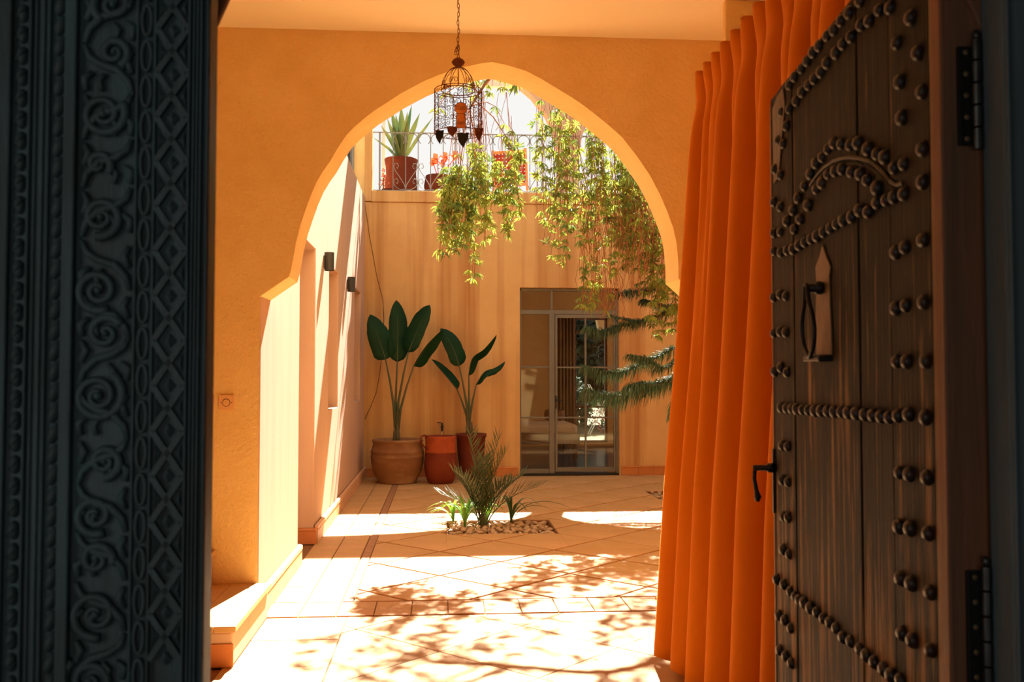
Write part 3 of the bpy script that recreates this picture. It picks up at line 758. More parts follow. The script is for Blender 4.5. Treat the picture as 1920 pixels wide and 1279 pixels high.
stair('stair_step', -1.32, -0.985, 0.0, 0.2, 'lowest pale stair step beside the left foot of the arch')
stair('stair_step', -1.64, -1.30, 0.0, 0.395, 'second stair step just showing behind the carved panel')
stair('stair_step', -2.0, -1.63, 0.0, 0.59, 'third stair step hidden behind the carved panel')

# ------------------------------------------------------------------ switch plates
def switch(px, label):
    c = at(px, 755, Y=YA0); h = 0.0445
    t = thing('light_switch', (c.x, YA0, c.z), label, 'switch')
    MB().box(c.x - h, c.x + h, YA0 - .011, YA0, c.z - h, c.z + h).build('plate', M['plate'], t, bevel=0.003)
    b = MB(); ring = [(c.x + .022 * math.cos(a), YA0 - .0115, c.z + .022 * math.sin(a)) for a in [2 * PI * k / 24 for k in range(24)]]
    b.tube(ring, 0.0014, 5, closed=True); b.build('dial_ring', M['cable'], t)
    MB().lathe((0, 0, 0), [(0.0, .0), (.019, .0), (.02, .003), (.016, .006), (0, .006)], 20)
    d = MB(); n = 20
    d.add([(c.x + r * math.cos(2 * PI * k / n), y, c.z + r * math.sin(2 * PI * k / n)) for (r, y) in ((.02, YA0 - .011), (.019, YA0 - .016)) for k in range(n)],
          [tuple(range(n, 2 * n))] + [(k, (k + 1) % n, n + (k + 1) % n, n + k) for k in range(n)])
    d.build('dial', M['plate'], t)
    for s_ in (-1, 1): MB().ball((c.x + s_ * .031, YA0 - .0115, c.z), .0028, 6, 4).build('screw', M['iron'], t)
switch(425, 'ivory square switch plate with round dial on the hall wall')
switch(387, 'square switch plate half hidden by the carved panel')

# ------------------------------------------------------------------ wall sconces
def sconce(y, label):
    z0, z1 = 2.352, 2.517
    t = thing('wall_sconce', (XL, y, z0), label, 'wall lamp')
    b = MB(); n = 20; r = .044; cx = XL + .048
    prof = [(r * .93, z0 + .004), (r, z0), (r, z1), (r * .93, z1 - .002), (r * .92, z1 - .03)]
    b.lathe((cx, y, 0), [(r * .9, z0 + .05), (r * .9, z0), (r, z0), (r, z1), (r * .9, z1), (r * .9, z1 - .05), (0.001, z1 - .05)], 24)
    b.build('shade', M['sconce'], t, smooth=False)
    MB().box(XL, XL + .012, y - .03, y + .03, z0 + .03, z1 - .03).build('backplate', M['sconce'], t)
sconce(8.66, 'charcoal cylinder wall lamp nearer the doorway on the left wall')
sconce(10.80, 'charcoal cylinder wall lamp further down the left wall between niches')

# ------------------------------------------------------------------ curtain
cur = thing('curtain', (1.27, 3.9, 0), 'tall rust orange velvet curtain gathered at the right of the arch', 'curtain')
b = MB(); NU, NV = 260, 44
CY0, CY1 = 4.62, 2.75; ZT_C = 2.90
prev_ph = 0
for j in range(NV + 1):
    v = j / NV
    v = v ** 1.3
    for i in range(NU + 1):
        u = i / NU
        y = CY0 + (CY1 - CY0) * u
        flare = 0.18 * (v ** 1.1) * (1 - 0.55 * u)
        ph = 2 * PI * 13 * u + 0.7 * math.sin(7 * u)
        ph2 = 2 * PI * (7.2 * u ** 0.92) + 0.9 + 0.35 * math.sin(5 * u + 2 * v)
        t_ = min(1, v / 0.16)
        pin = 1 - 0.55 * math.exp(-((v - 0.055) / 0.03) ** 2)
        a1_ = 0.036 * pin * (1 - 0.75 * min(1, v / 0.55))
        a2_ = 0.062 * min(1, v / 0.7) + 0.010 * t_
        s1 = math.sin(ph); s1 = math.copysign(abs(s1) ** 0.8, s1)
        s2 = math.sin(ph2); s2 = s2 if s2 > 0 else math.copysign(abs(s2) ** 0.7, s2)
        x = 1.300 - flare - a1_ * s1 - a2_ * s2
        yy = y + 0.016 * math.cos(ph) * (1 - v * .6) + 0.02 * v * math.cos(ph2)
        zt_ = ZT_C + (0.012 * math.sin(ph) if j == 0 else 0)
        zb = 0.03 + 0.012 * math.sin(ph2)
        b.v.append((x, yy, zt_ + (zb - zt_) * v))
for j in range(NV):
    for i in range(NU):
        a = j * (NU + 1) + i; b.f.append((a, a + 1, a + NU + 2, a + NU + 1))
cl = b.build('cloth', M['velvet'], cur, smooth=True)
md = cl.modifiers.new('thick', 'SOLIDIFY'); md.thickness = 0.004; md.offset = 0
MB().tube([(1.375, 4.75, 2.86), (1.375, 2.5, 2.86)], 0.014, 8).build('rail', M['iron'], cur)
for y in (4.6, 2.8): MB().bar((1.375, y, 2.86), (1.96, y, 2.86), .02, .03).build('bracket', M['iron'], cur)

# ------------------------------------------------------------------ studded door leaf
DF = at(1449, 640, Y=2.5); DH = at(1751, 640, Y=1.575)
dA = Vector((DF.x, DF.y, 0)); dB = Vector((DH.x, DH.y, 0))
du = (dB - dA).normalized(); dn = Vector((du.y, -du.x, 0))
if dn.x > 0: dn = -dn            # towards the camera side (-X)
DW = (dB - dA).length
def on_door(px, py):
    d = Fv + Rv * ((px - 960.0) / F_PX) - Uv * ((py - 639.5) / F_PX)
    t = (dA - EYE).dot(dn) / d.dot(dn)
    p = EYE + d * t
    return (p - dA).dot(du), p.z
def dpt(s_, z, off=0.0): return dA + du * s_ + Vector((0, 0, z)) + dn * off
dr_ = thing('studded_door', dA + Vector((0, 0, 0.02)), 'weathered dark wooden door leaf studded with iron nails, opened at right', 'door')
top_px = [(1449, 183), (1465, 160), (1500, 118), (1540, 68), (1580, 18)]
tops = [on_door(*p) for p in top_px]
sl = (tops[-1][1] - tops[1][1]) / (tops[-1][0] - tops[1][0])
def top_z(s_):
    if s_ <= tops[-1][0]:
        for i in range(len(tops) - 1):
            if s_ <= tops[i + 1][0]:
                t = (s_ - tops[i][0]) / (tops[i + 1][0] - tops[i][0]); return tops[i][1] + (tops[i + 1][1] - tops[i][1]) * max(0, t)
    e = s_ - tops[-1][0]; return tops[-1][1] + sl * (e - 0.55 * e * e)
TH = 0.05
cuts_px = [1449, 1489, 1546, 1612, 1672, 1751]
cuts = [on_door(x, 640)[0] for x in cuts_px]; cuts[0] = 0.0; cuts[-1] = DW
for i in range(5):
    a, c = cuts[i] + .0015, cuts[i + 1] - .0015; off = [0, -.0015, .001, -.001, .0005][i]
    k = 6; ss = [a + (c - a) * q / k for q in range(k + 1)]
    poly = [dpt(a, .03, off), dpt(c, .03, off)] + [dpt(q, top_z(q), off) for q in reversed(ss)]
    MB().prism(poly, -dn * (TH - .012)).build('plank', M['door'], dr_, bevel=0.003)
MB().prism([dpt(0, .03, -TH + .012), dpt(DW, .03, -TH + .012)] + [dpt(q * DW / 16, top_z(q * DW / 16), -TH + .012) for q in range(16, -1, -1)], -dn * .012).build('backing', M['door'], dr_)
MB().prism([dpt(DW + .0005, .03, .002), dpt(DW + .016, .03, .002), dpt(DW + .016, top_z(DW), .002), dpt(DW + .0005, top_z(DW), .002)], -dn * TH).build('edge_strip', M['door_edge'], dr_, bevel=0.003, label='lighter hinge edge')
e0 = on_door(1456, 300)[0]
MB().prism([dpt(-.004, .03, .002), dpt(.008, .03, .002), dpt(.008, tops[0][1] - .005, .002), dpt(-.004, tops[0][1] - .03, .002)], -dn * TH).build('edge_strip', M['door_edge'], dr_, bevel=0.002)
wp = [on_door(*p) for p in ((1451, 205), (1460, 180), (1470, 165), (1474, 200), (1468, 260), (1462, 330), (1453, 345))]
MB().prism([dpt(s_, z, .001) for s_, z in wp], dn * .003).build('highlight_patch', M['corner_glint'], dr_, label='painted pale highlight on the corner')  # pale patch paints in the highlight near the top of the free edge

Z1 = lambda L: [(1220 + x / 2.664, y / 2.664) for x, y in L]
Z2 = lambda L: [(1220 + x / 2.664, 400 + y / 2.664) for x, y in L]
Z3 = lambda L: [(1220 + x / 2.67, 800 + y / 2.67) for x, y in L]
studs = Z1([(1055, 5), (1000, 65), (960, 105), (925, 150), (890, 180), (850, 230), (820, 262), (790, 305), (760, 345), (725, 385), (700, 425),
  (1205, 40), (1150, 50), (1100, 105), (1060, 125), (1010, 185), (970, 220), (935, 265), (890, 315), (860, 360), (825, 395), (795, 425), (765, 460), (735, 505), (700, 545), (660, 560),
  (1310, 90), (1345, 265), (1365, 460), (1370, 745), (1370, 910), (1375, 1200), (1240, 215), (1255, 410), (1265, 590),
  (685, 630), (645, 700), (668, 720), (630, 845), (655, 875), (622, 1010), (655, 1035), (622, 1165),
  (690, 1105), (720, 1050), (745, 990), (775, 930), (805, 870), (835, 815), (865, 785), (895, 745), (925, 715), (960, 720), (1005, 725), (1045, 715), (1095, 745), (1140, 770), (1180, 785), (1225, 840), (1275, 820),
  (655, 1160), (725, 1145), (755, 1095), (795, 1025), (835, 945), (865, 915), (895, 870), (930, 855), (965, 845), (1010, 860), (1055, 870), (1090, 900), (1140, 940),
  (623, 1255), (657, 1262), (690, 1250), (720, 1245), (750, 1225), (778, 1210), (808, 1195), (840, 1180), (872, 1160), (905, 1140), (937, 1120), (972, 1100), (1015, 1085), (1055, 1050), (1095, 1060), (1140, 1015), (1185, 1000), (1225, 985), (1275, 970)])
studs += Z2([(622, 420), (652, 405), (682, 415), (622, 600), (655, 590), (682, 595), (627, 790), (658, 770), (688, 795),
  (1235, 195), (1280, 170), (1370, 135), (1235, 475), (1285, 460), (1375, 445), (1240, 740), (1290, 740), (1385, 740),
  (660, 970), (686, 974), (712, 976), (738, 978), (765, 982), (795, 984), (828, 986), (860, 987), (893, 989), (926, 991), (960, 993), (997, 995), (1036, 1000), (1078, 1005), (1120, 1008), (1160, 1015), (1200, 1020), (1245, 1012), (1300, 1004), (1385, 1020)])
studs += Z3([(667, 95), (693, 100), (668, 268), (695, 278), (672, 450), (697, 455), (672, 615), (700, 640), (640, 765),
  (1255, 230), (1305, 240), (1395, 255), (1255, 500), (1310, 510), (1400, 535), (1262, 760), (1315, 785), (1410, 830), (1270, 1035), (1320, 1070), (1410, 1120),
  (675, 790), (705, 825), (730, 850), (752, 868), (778, 882), (808, 908), (840, 930), (872, 960), (905, 980), (938, 1010), (972, 1055), (1010, 1075), (1058, 1115), (1090, 1145), (1130, 1180), (1178, 1215), (1215, 1245), (1260, 1268),
  (650, 945), (680, 970), (708, 1010), (655, 1120), (685, 1150), (712, 1185)])
sm = MB(); n = 14; vs = []; prof = [(.0145, 0), (.0152, .0025), (.0135, .008), (.0092, .0125), (.0042, .0142)]
for (r, h) in prof:
    for k in range(n):
        a = 2 * PI * k / n; vs.append(du * (r * math.cos(a)) + Vector((0, 0, r * math.sin(a))) + dn * h)
fs = [(i * n + k, i * n + (k + 1) % n, (i + 1) * n + (k + 1) % n, (i + 1) * n + k) for i in range(len(prof) - 1) for k in range(n)] + [tuple((len(prof) - 1) * n + k for k in range(n))]
sm.add(vs, fs)
first = None
for (px, py) in studs:
    s_, z = on_door(px, py); sz = random.uniform(.88, 1.06)
    if not (0.006 < s_ < DW - .006): s_ = min(max(s_, .012), DW - .012)
    p = dpt(s_, z, .0005)
    if first is None: first = proto(sm, 'stud', M['stud'], dr_, p, smooth=True, scale=(sz, sz, sz))
    else: part_copy(first, dr_, p, scale=(sz, sz, sz))
# arched groove moulding
gp = [on_door(1220 + x / 2.664, y / 2.664) for x, y in ((800, 925), (830, 880), (870, 835), (915, 805), (960, 790), (1000, 786), (1050, 792), (1100, 806), (1140, 835), (1175, 870), (1200, 905), (1235, 925), (1265, 915))]
MB().tube([dpt(s_, z, .001) for s_, z in gp], .0045, 6).build('arch_moulding', M['iron'], dr_, label='dark arched moulding')
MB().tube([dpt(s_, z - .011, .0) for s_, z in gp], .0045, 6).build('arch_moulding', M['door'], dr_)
# knocker
K = lambda L: [on_door(1440 + x / 3.553, 360 + y / 3.553) for x, y in L]
kp = K([(375, 350), (400, 430), (430, 500), (420, 560), (422, 600), (425, 720), (432, 900), (438, 1085), (335, 1085), (330, 900), (332, 720), (335, 600), (330, 560), (328, 500), (355, 430)])
kn = thing('door_knocker', dpt(kp[0][0], kp[0][1] - .2, .0), 'iron ring knocker on a spear shaped brass plate on the studded door', 'door knocker')
MB().prism([dpt(s_, z, .001) for s_, z in kp], dn * .004).build('plate', M['brass_iron'], kn, bevel=0.001)
ks = K([(380, 640)])[0]
MB().ball(dpt(ks[0], ks[1], .014), (.016, .016, .016), 10, 8).tube([dpt(ks[0], ks[1], .004), dpt(ks[0], ks[1], .04)], .011, 8).build('boss', M['iron'], kn, smooth=True)
ring = []
kz0 = ks[1]; kz1 = K([(380, 1125)])[0][1]; hh = kz0 - kz1
for k in range(28):
    a = 2 * PI * k / 28; t = (1 - math.cos(a)) / 2
    wdt = .012 + .030 * max(0, math.sin(PI * min(1, max(0, (t - .25) / .75)))) ** .8
    ring.append(dpt(ks[0] + wdt * (1 if math.sin(a) > 0 else -1) * min(1, abs(math.sin(a)) * 1.4), kz0 + .008 - hh * t, .044 - .006 * t))
MB().tube(ring, .0055, 8, closed=True).build('ring', M['iron'], kn, smooth=True)
kb = K([(330, 1095), (440, 1095), (440, 1130), (330, 1130)])
MB().prism([dpt(s_, z, .001) for s_, z in kb], dn * .034).build('striker', M['iron'], kn, bevel=0.003)
# lever handle at the free edge
hz = on_door(1459, 879)[1]; hz2 = hz - .09
hl = MB().tube([dpt(.012, hz, .0), dpt(.012, hz, .02), dpt(.012, hz, .024), dpt(.010, hz, .058)], [.013, .013, .008, .008], 10)
hl.tube([dpt(.010, hz + .006, .054), dpt(.008, hz - .03, .056), dpt(.006, hz - .062, .05), dpt(.005, hz - .078, .046), dpt(.005, hz - .09, .048)], [.006, .0055, .006, .010, .006], 8)
hl.build('lever_handle', M['iron'], dr_, smooth=True, label='black iron lever handle')
MB().prism([dpt(.001, hz - .12, .002), dpt(.011, hz - .12, .002), dpt(.011, hz + .05, .002), dpt(.001, hz + .05, .002)], dn * .004).build('lock_plate', M['iron'], dr_)

# ------------------------------------------------------------------ right door frame posts and hinges
fp = thing('door_frame', (0.9, 1.45, 0), 'dark red-brown wooden frame post right of the studded door', 'door frame')
def slab(px0, px1, y, th, z0, z1, name, m, par, lab=None, bev=.004):
    a = at(px0, 640, Y=y).x; c = at(px1, 640, Y=y).x
    return MB().box(a, c, y, y + th, z0, z1).build(name, m, par, bevel=bev, label=lab)
slab(1772, 1854, 1.452, .03, 0, 2.6, 'post', M['frame_wood'], fp)
slab(1852, 1893, 1.50, .03, 0, 2.6, 'stop', M['frame_wood'], fp)
slab(1835, 1860, 1.53, .02, 0, 2.6, 'gap_shade_strip', M['black'], fp, 'black strip standing for gap shade')  # near-black strip paints in the shade of the gap beside the post
slab(1891, 2080, 1.38, .06, 0, 2.7, 'casing', M['frame_grey'], fp, 'grey outer casing')
slab(1899, 1905, 1.373, .01, 0, 2.7, 'bead', M['frame_grey'], fp)
bq = [at(x, y, Y=1.44) for x, y in ((1800, -30), (1862, -30), (1886, 40), (1886, 100), (1846, 72), (1826, 20))]
MB().prism(bq, (0, .03, 0)).build('arch_brace', M['door_edge'] if False else M['frame_wood'], fp, bevel=.003)
def hinge(py0, py1, label):
    z1 = at(1842, py0, Y=1.43).z; z0 = at(1842, py1, Y=1.43).z
    t = thing('hinge', (at(1842, 700, Y=1.43).x, 1.43, z0), label, 'hinge')
    a, c = at(1806, 700, Y=1.446).x, at(1834, 700, Y=1.446).x
    MB().box(a, c, 1.444, 1.4515, z0 + .01, z1 - .01).build('leaf', M['iron'], t, bevel=.001)
    a2, c2 = at(1850, 700, Y=1.446).x, at(1870, 700, Y=1.446).x
    MB().box(a2, c2, 1.444, 1.499, z0 + .01, z1 - .01).build('leaf', M['iron'], t, bevel=.001)
    x = at(1842, 700, Y=1.436).x; n = 5; d = (z1 - z0) / n
    for i in range(n): MB().tube([(x, 1.436, z0 + i * d + .002), (x, 1.436, z0 + (i + 1) * d - .002)], .0075, 12).build('knuckle', M['steel'], t, smooth=False)
    MB().ball((x, 1.436, z1 + .006), (.006, .006, .009), 10, 6).build('finial', M['steel'], t, smooth=True)
    for i in range(5):
        MB().ball(((a + c) / 2, 1.4435, z0 + .02 + i * (z1 - z0 - .04) / 4), (.005, .002, .005), 8, 5).build('screw', M['brass_iron'], t, smooth=True)
hinge(70, 280, 'upper iron hinge on the right door frame')
hinge(1062, 1300, 'lower iron hinge on the right door frame')
# strip of the arch head over the left panel
bq = [at(x, y, Y=1.43) for x, y in ((388, -40), (440, -40), (424, 0), (411, 28), (404, 44), (386, 52))]
o = MB().prism(bq, (0, .02, 0)).build('arch_bracket', M['frame_wood'], None, bevel=.004); tag(o, 'dark wooden arch bracket at the top of the carved panel', 'bracket')

# ------------------------------------------------------------------ carved panel at the left
YP = 1.35
def XP(px): return at(px, 640, Y=YP).x
PXM = abs(XP(100) - XP(0)) / 100.0        # metres per pixel
def ZP(py): return at(200, py, Y=YP).z
cp = thing('carved_door_panel', (XP(200), YP, 0), 'dark carved wooden door leaf with scrolls and diamond lattice at left', 'door')
ztop, zbot = 2.35, 0.02
MB().box(-1.55, XP(388), YP, YP + .045, zbot, ztop).build('board', M['carved'], cp, bevel=.003)
def strip(px0, px1, h, name='moulding', lab=None):
    MB().box(XP(px0), XP(px1), YP - h, YP + .001, zbot, ztop).build(name, M['carved'], cp, bevel=min(.0025, h * .45), label=lab)
for (a, c, h) in ((-60, 16, .010), (47, 53, .008), (57, 62, .004), (72, 76, .004), (82, 89, .008), (118, 141, .014), (250, 256, .008), (284, 289, .009), (349, 354, .010), (357, 361, .007), (364, 368, .007), (371, 376, .009), (380, 387, .004)):
    strip(a, c, h)
# leaf beads and rope beads
zs = ZP(1300); ze = ZP(-40)
def column(px, half, period_px, mb, name, rot=None):
    n = int((ze - zs) / (period_px * PXM)) + 1; first = None
    for i in range(n):
        c = (XP(px), YP, zs + (i + .5) * period_px * PXM)
        if first is None: first = proto(mb, name, M['carved'], cp, c, smooth=True, rot=rot)
        else: part_copy(first, cp, c, rot)
r1 = 11 * PXM
column(33, 11, 42, MB().ball((0, 0, 0), (r1, .010, 19 * PXM), 10, 6).tube([(-r1, -.004, -10 * PXM), (0, -.011, 0), (r1, -.004, 12 * PXM)], .0015, 5), 'leaf_bead')
column(105, 11, 40, MB().ball((0, 0, 0), (11 * PXM, .011, 22 * PXM), 10, 6), 'rope_bead', (0, .32, 0))
# fluted chain between frieze and lattice
ov = MB(); pr = [(9 * PXM * math.sin(a) * 1.0, 30 * PXM * math.cos(a)) for a in [2 * PI * k / 20 for k in range(20)]]
ov.tube([(x, -.006, z) for x, z in pr], .0030, 6, closed=True)
column(270, 12, 71, ov, 'flute')
# scroll frieze
def spiral(turns, r0, r1, n=34, flip=1, start=0):
    return [((r0 + (r1 - r0) * k / n) * math.cos(start + flip * 2 * PI * turns * k / n), (r0 + (r1 - r0) * k / n) * math.sin(start + flip * 2 * PI * turns * k / n)) for k in range(n + 1)]
def scroll(px, py, R, turns, flip, start):
    b = MB(); c = Vector((XP(px), YP, ZP(py)))
    pts_ = [c + Vector((x * PXM, -.005, z * PXM)) for x, z in spiral(turns, R * .14, R, 40, flip, start)]
    m_ = len(pts_)
    b.tube(pts_, [.0034 + .0036 * k / m_ for k in range(m_)], 7)
    b.ball(c + Vector((0, -.004, 0)), (R * .2 * PXM, .008, R * .2 * PXM), 10, 6)
    b.build('scroll', M['carved'], cp, smooth=True)
for (x, y, R, t, f, s_) in ((205, 10, 40, 1.6, 1, .4), (208, 100, 30, 1.5, -1, 2), (190, 215, 44, 1.9, 1, 1.2), (182, 310, 26, 1.2, -1, .5), (188, 408, 40, 1.7, -1, 2.6), (185, 545, 42, 1.8, 1, .2), (200, 625, 34, 1.4, -1, 3),
                            (188, 742, 50, 2.0, 1, 1.0), (202, 865, 32, 1.6, -1, 2.2), (186, 965, 38, 1.7, 1, .8), (190, 1048, 32, 1.5, -1, 2.8), (190, 1150, 46, 1.7, 1, .5), (180, 1275, 50, 1.9, -1, 1.6)):
    scroll(x, y, R, t, f, s_)
def leafstroke(pts_px, r):
    p = [Vector((XP(x), YP - .004, ZP(y))) for x, y in pts_px]; m_ = len(p)
    MB().tube(p, [r * (0.45 + 0.55 * math.sin(PI * (k + .4) / m_)) for k in range(m_)], 6).build('leaf_scroll', M['carved'], cp, smooth=True)
for y0 in range(-10, 1290, 92):
    k = random.choice((-1, 1)); j = random.uniform(-8, 8)
    leafstroke([(198 + k * 46, y0 + j), (198 + k * 36, y0 + 22 + j), (198 + k * 14, y0 + 36 + j), (198 - k * 16, y0 + 44 + j), (198 - k * 38, y0 + 66 + j), (198 - k * 46, y0 + 92 + j)], .0065)
    leafstroke([(198 - k * 44, y0 + 10 + j), (198 - k * 34, y0 + 28 + j), (198 - k * 44, y0 + 50 + j)], .006)
    leafstroke([(198 + k * 30, y0 + 50 + j), (198 + k * 46, y0 + 62 + j), (198 + k * 42, y0 + 84 + j)], .006)
    leafstroke([(198 + k * 6, y0 + 52 + j), (198 + k * 18, y0 + 66 + j), (198 + k * 12, y0 + 84 + j)], .005)
# diamond lattice: crossing bars, raised stud in each cell
P = 88 * PXM; lx0_, lx1_ = XP(290), XP(348); W_ = lx1_ - lx0_; xc = (lx0_ + lx1_) / 2
nb = int((ze - zs) / P) + 2
barA = MB().bar((-W_ / 2, -.004, -P / 2), (W_ / 2, -.004, P / 2), .008, .0125, up=Vector((0, 1, 0)))
barB = MB().bar((-W_ / 2, -.004, P / 2), (W_ / 2, -.004, -P / 2), .0081, .0125, up=Vector((0, 1, 0)))
dia = MB().add([(0, -.004, 13 * PXM), (11 * PXM, -.004, 0), (0, -.004, -13 * PXM), (-11 * PXM, -.004, 0), (0, -.009, 0), (0, 0, 13 * PXM), (11 * PXM, 0, 0), (0, 0, -13 * PXM), (-11 * PXM, 0, 0)],
               [(0, 1, 4), (1, 2, 4), (2, 3, 4), (3, 0, 4), (0, 5, 6, 1), (1, 6, 7, 2), (2, 7, 8, 3), (3, 8, 5, 0)])
tri = MB().add([(0, -.004, 16 * PXM), (12 * PXM, -.004, 0), (0, -.004, -16 * PXM), (3 * PXM, -.008, 0), (0, 0, 16 * PXM), (12 * PXM, 0, 0), (0, 0, -16 * PXM)],
               [(0, 1, 3), (1, 2, 3), (2, 0, 3), (0, 4, 5, 1), (1, 5, 6, 2), (2, 6, 4, 0)])
fa = fb_ = fd = ft = None
z_off = ZP(55) % P
for i in range(nb):
    zc = zs + i * P + ((ZP(55) - zs) % P)
    c = (xc, YP, zc + P / 2)
    if fa is None:
        fa = proto(barA, 'lattice_bar', M['carved'], cp, c); fb_ = proto(barB, 'lattice_bar', M['carved'], cp, c)
        fd = proto(dia, 'diamond', M['carved'], cp, (xc, YP, zc)); ft = proto(tri, 'triangle', M['carved'], cp, (lx0_ + .003, YP, zc + P / 2))
    else:
        part_copy(fa, cp, c); part_copy(fb_, cp, c); part_copy(fd, cp, (xc, YP, zc)); part_copy(ft, cp, (lx0_ + .003, YP, zc + P / 2))
    part_copy(ft, cp, (lx1_ - .003, YP, zc + P / 2), (0, PI, 0))

# ------------------------------------------------------------------ lantern
YL = 4.5
lc = at(859, 215, Y=YL)
LZ = lambda py: at(859, py, Y=YL).z
S = 1.0 / (F_PX / YL)
lan = thing('hanging_lantern', (lc.x, YL, LZ(262)), 'rusty wire birdcage lantern hanging from a chain under the arch', 'lantern')
# chain links
lk = MB(); a_, b_ = .0055, .0125
lk.tube([(a_ * math.cos(t) * 1.0, 0, b_ * math.sin(t)) for t in [2 * PI * k / 14 for k in range(14)]], .0016, 6, closed=True)
zc = LZ(106); firstl = None; i = 0
while zc < ZC + .02:
    rot = (0, 0, PI / 2 * (i % 2) + .4)
    p = (lc.x + .002 * math.sin(i * 1.3), YL, zc)
    if firstl is None: firstl = proto(lk, 'chain_link', M['rust'], lan, p, smooth=True, rot=rot)
    else: part_copy(firstl, lan, p, rot)
    zc += .0205; i += 1
for q in range(3): part_copy(firstl, lan, (lc.x - .012 + .004 * q, YL, LZ(98 - 5 * q)), (.5, .3 * q, .6 * q))
MB().lathe((lc.x, YL, 0), [(.0, LZ(127)), (.012, LZ(125.5)), (.026, LZ(121)), (.032, LZ(117)), (.026, LZ(113)), (.012, LZ(109)), (0, LZ(108))], 20).build('finial', M['rust_red'], lan, smooth=True)
dome = MB(); R0 = 31.5 * S; zd0 = LZ(170); zd1 = LZ(126)
for k in range(12):
    a = 2 * PI * k / 12
    dome.tube([(lc.x + R0 * math.cos(t) * math.cos(a), YL + R0 * math.cos(t) * math.sin(a), zd0 + (zd1 - zd0) * math.sin(t)) for t in [PI / 2 * q / 9 for q in range(10)]], .0016, 5)
for k in range(6):
    a0 = 2 * PI * k / 6 + .2
    for fl_ in (-1, 1):
        pts_ = []
        for (u, v) in spiral(1.3, .003, .017, 18, fl_, PI / 2):
            aa = a0 + fl_ * .14 + u / R0; zz = zd0 + .030 + v; rr = R0 * math.sqrt(max(.05, 1 - ((zz - zd0) / (zd1 - zd0)) ** 2)) + .001
            pts_.append((lc.x + rr * math.cos(aa), YL + rr * math.sin(aa), zz))
        dome.tube(pts_, .0013, 5)
dome.build('dome', M['rust'], lan, smooth=True)
cage = MB(); R1 = 45 * S; zb1 = LZ(170); zb0 = LZ(250)
def ring_(b, R, z, r): b.tube([(lc.x + R * math.cos(2 * PI * k / 32), YL + R * math.sin(2 * PI * k / 32), z) for k in range(32)], r, 5, closed=True)
ring_(cage, R1, zb1, .0022); ring_(cage, R0, zd0, .0026); ring_(cage, R1, zb0, .0022); ring_(cage, R1, (zb0 + zb1) / 2, .0014)
for k in range(8):
    a = 2 * PI * k / 8 + .2
    cage.tube([(lc.x + R0 * math.cos(a), YL + R0 * math.sin(a), zd0), (lc.x + R1 * math.cos(a), YL + R1 * math.sin(a), zb1), (lc.x + R1 * math.cos(a), YL + R1 * math.sin(a), zb0)], .0022, 5)
cage.build('cage_frame', M['rust'], lan)
fil = MB()
for iz in range(6):
    for k in range(22):
        a0 = 2 * PI * (k + .5 * (iz % 2)) / 22; z0_ = zb0 + (zb1 - zb0) * (iz + .5) / 6
        pts_ = []
        for (u, v) in spiral(1.25, .003, .0165, 14, 1 if (iz + k) % 2 else -1, random.uniform(0, 6)):
            aa = a0 + u / R1; pts_.append((lc.x + R1 * math.cos(aa), YL + R1 * math.sin(aa), z0_ + v))
        fil.tube(pts_, .0012, 4)
o = fil.build('filigree', M['rust'], lan); o['kind'] = 'stuff'
# keyhole pane
kc = at(864, 220, Y=YL - R1 - .004); Sk = (YL - R1) / F_PX
kp_ = [(kc.x + 11.5 * Sk * math.cos(a), kc.y, LZ(216) + 11.5 * Sk * math.sin(a)) for a in [math.radians(-50 + 280 * q / 20) for q in range(21)]]
kp_ += [(kc.x - 8 * Sk, kc.y, LZ(232)), (kc.x - 9 * Sk, kc.y, LZ(252)), (kc.x + 9 * Sk, kc.y, LZ(252)), (kc.x + 8 * Sk, kc.y, LZ(232))]
MB().prism(kp_, (0, .002, 0)).build('keyhole_pane', M['amber'], lan, label='amber keyhole shaped pane')
kd = MB().tube(kp_, .0014, 5, closed=True)
for (zz, s_) in ((LZ(216), 1), (LZ(243), .8)):
    for fl_ in (-1, 1):
        kd.tube([(kc.x + fl_ * (5.2 * s_ * Sk) + u * s_, kc.y - .002, zz + v * s_) for (u, v) in spiral(1.4, .0025, .0125, 18, fl_, PI / 2)], .0012, 5)
kd.tube([(kc.x - 10 * Sk, kc.y - .002, LZ(226)), (kc.x + 10 * Sk, kc.y - .002, LZ(226))], .0013, 5)
kd.build('keyhole_wire', M['rust'], lan)
for i_, (px, py, dy, wd, hg, m_) in enumerate(((824, 256, -.02, 12, 26, 'iron'), (848, 246, -.105, 15, 20, 'rust_red'), (868, 262, -.11, 16, 28, 'iron'), (898, 252, -.03, 12, 26, 'rust_red'))):
    y = YL + dy; x = at(px, py, Y=y).x; z = at(px, py, Y=y).z; s_ = y / F_PX
    pl_ = [(-.9, .45), (-.3, .5), (.3, .45), (.95, .5), (.75, 0), (.35, -.25), (.1, -.55), (-.4, -.3), (-.75, -.05)]
    MB().prism([(x + a * wd * s_ * .75, y, z + c * hg * s_) for a, c in pl_], (0, .006, 0)).tube([(x, y + .003, z + .4 * hg * s_), (x, y + .003, max(zb0, z + .4 * hg * s_ + .002))], .0015, 5).build('pendant_leaf', M[m_], lan, bevel=.001)

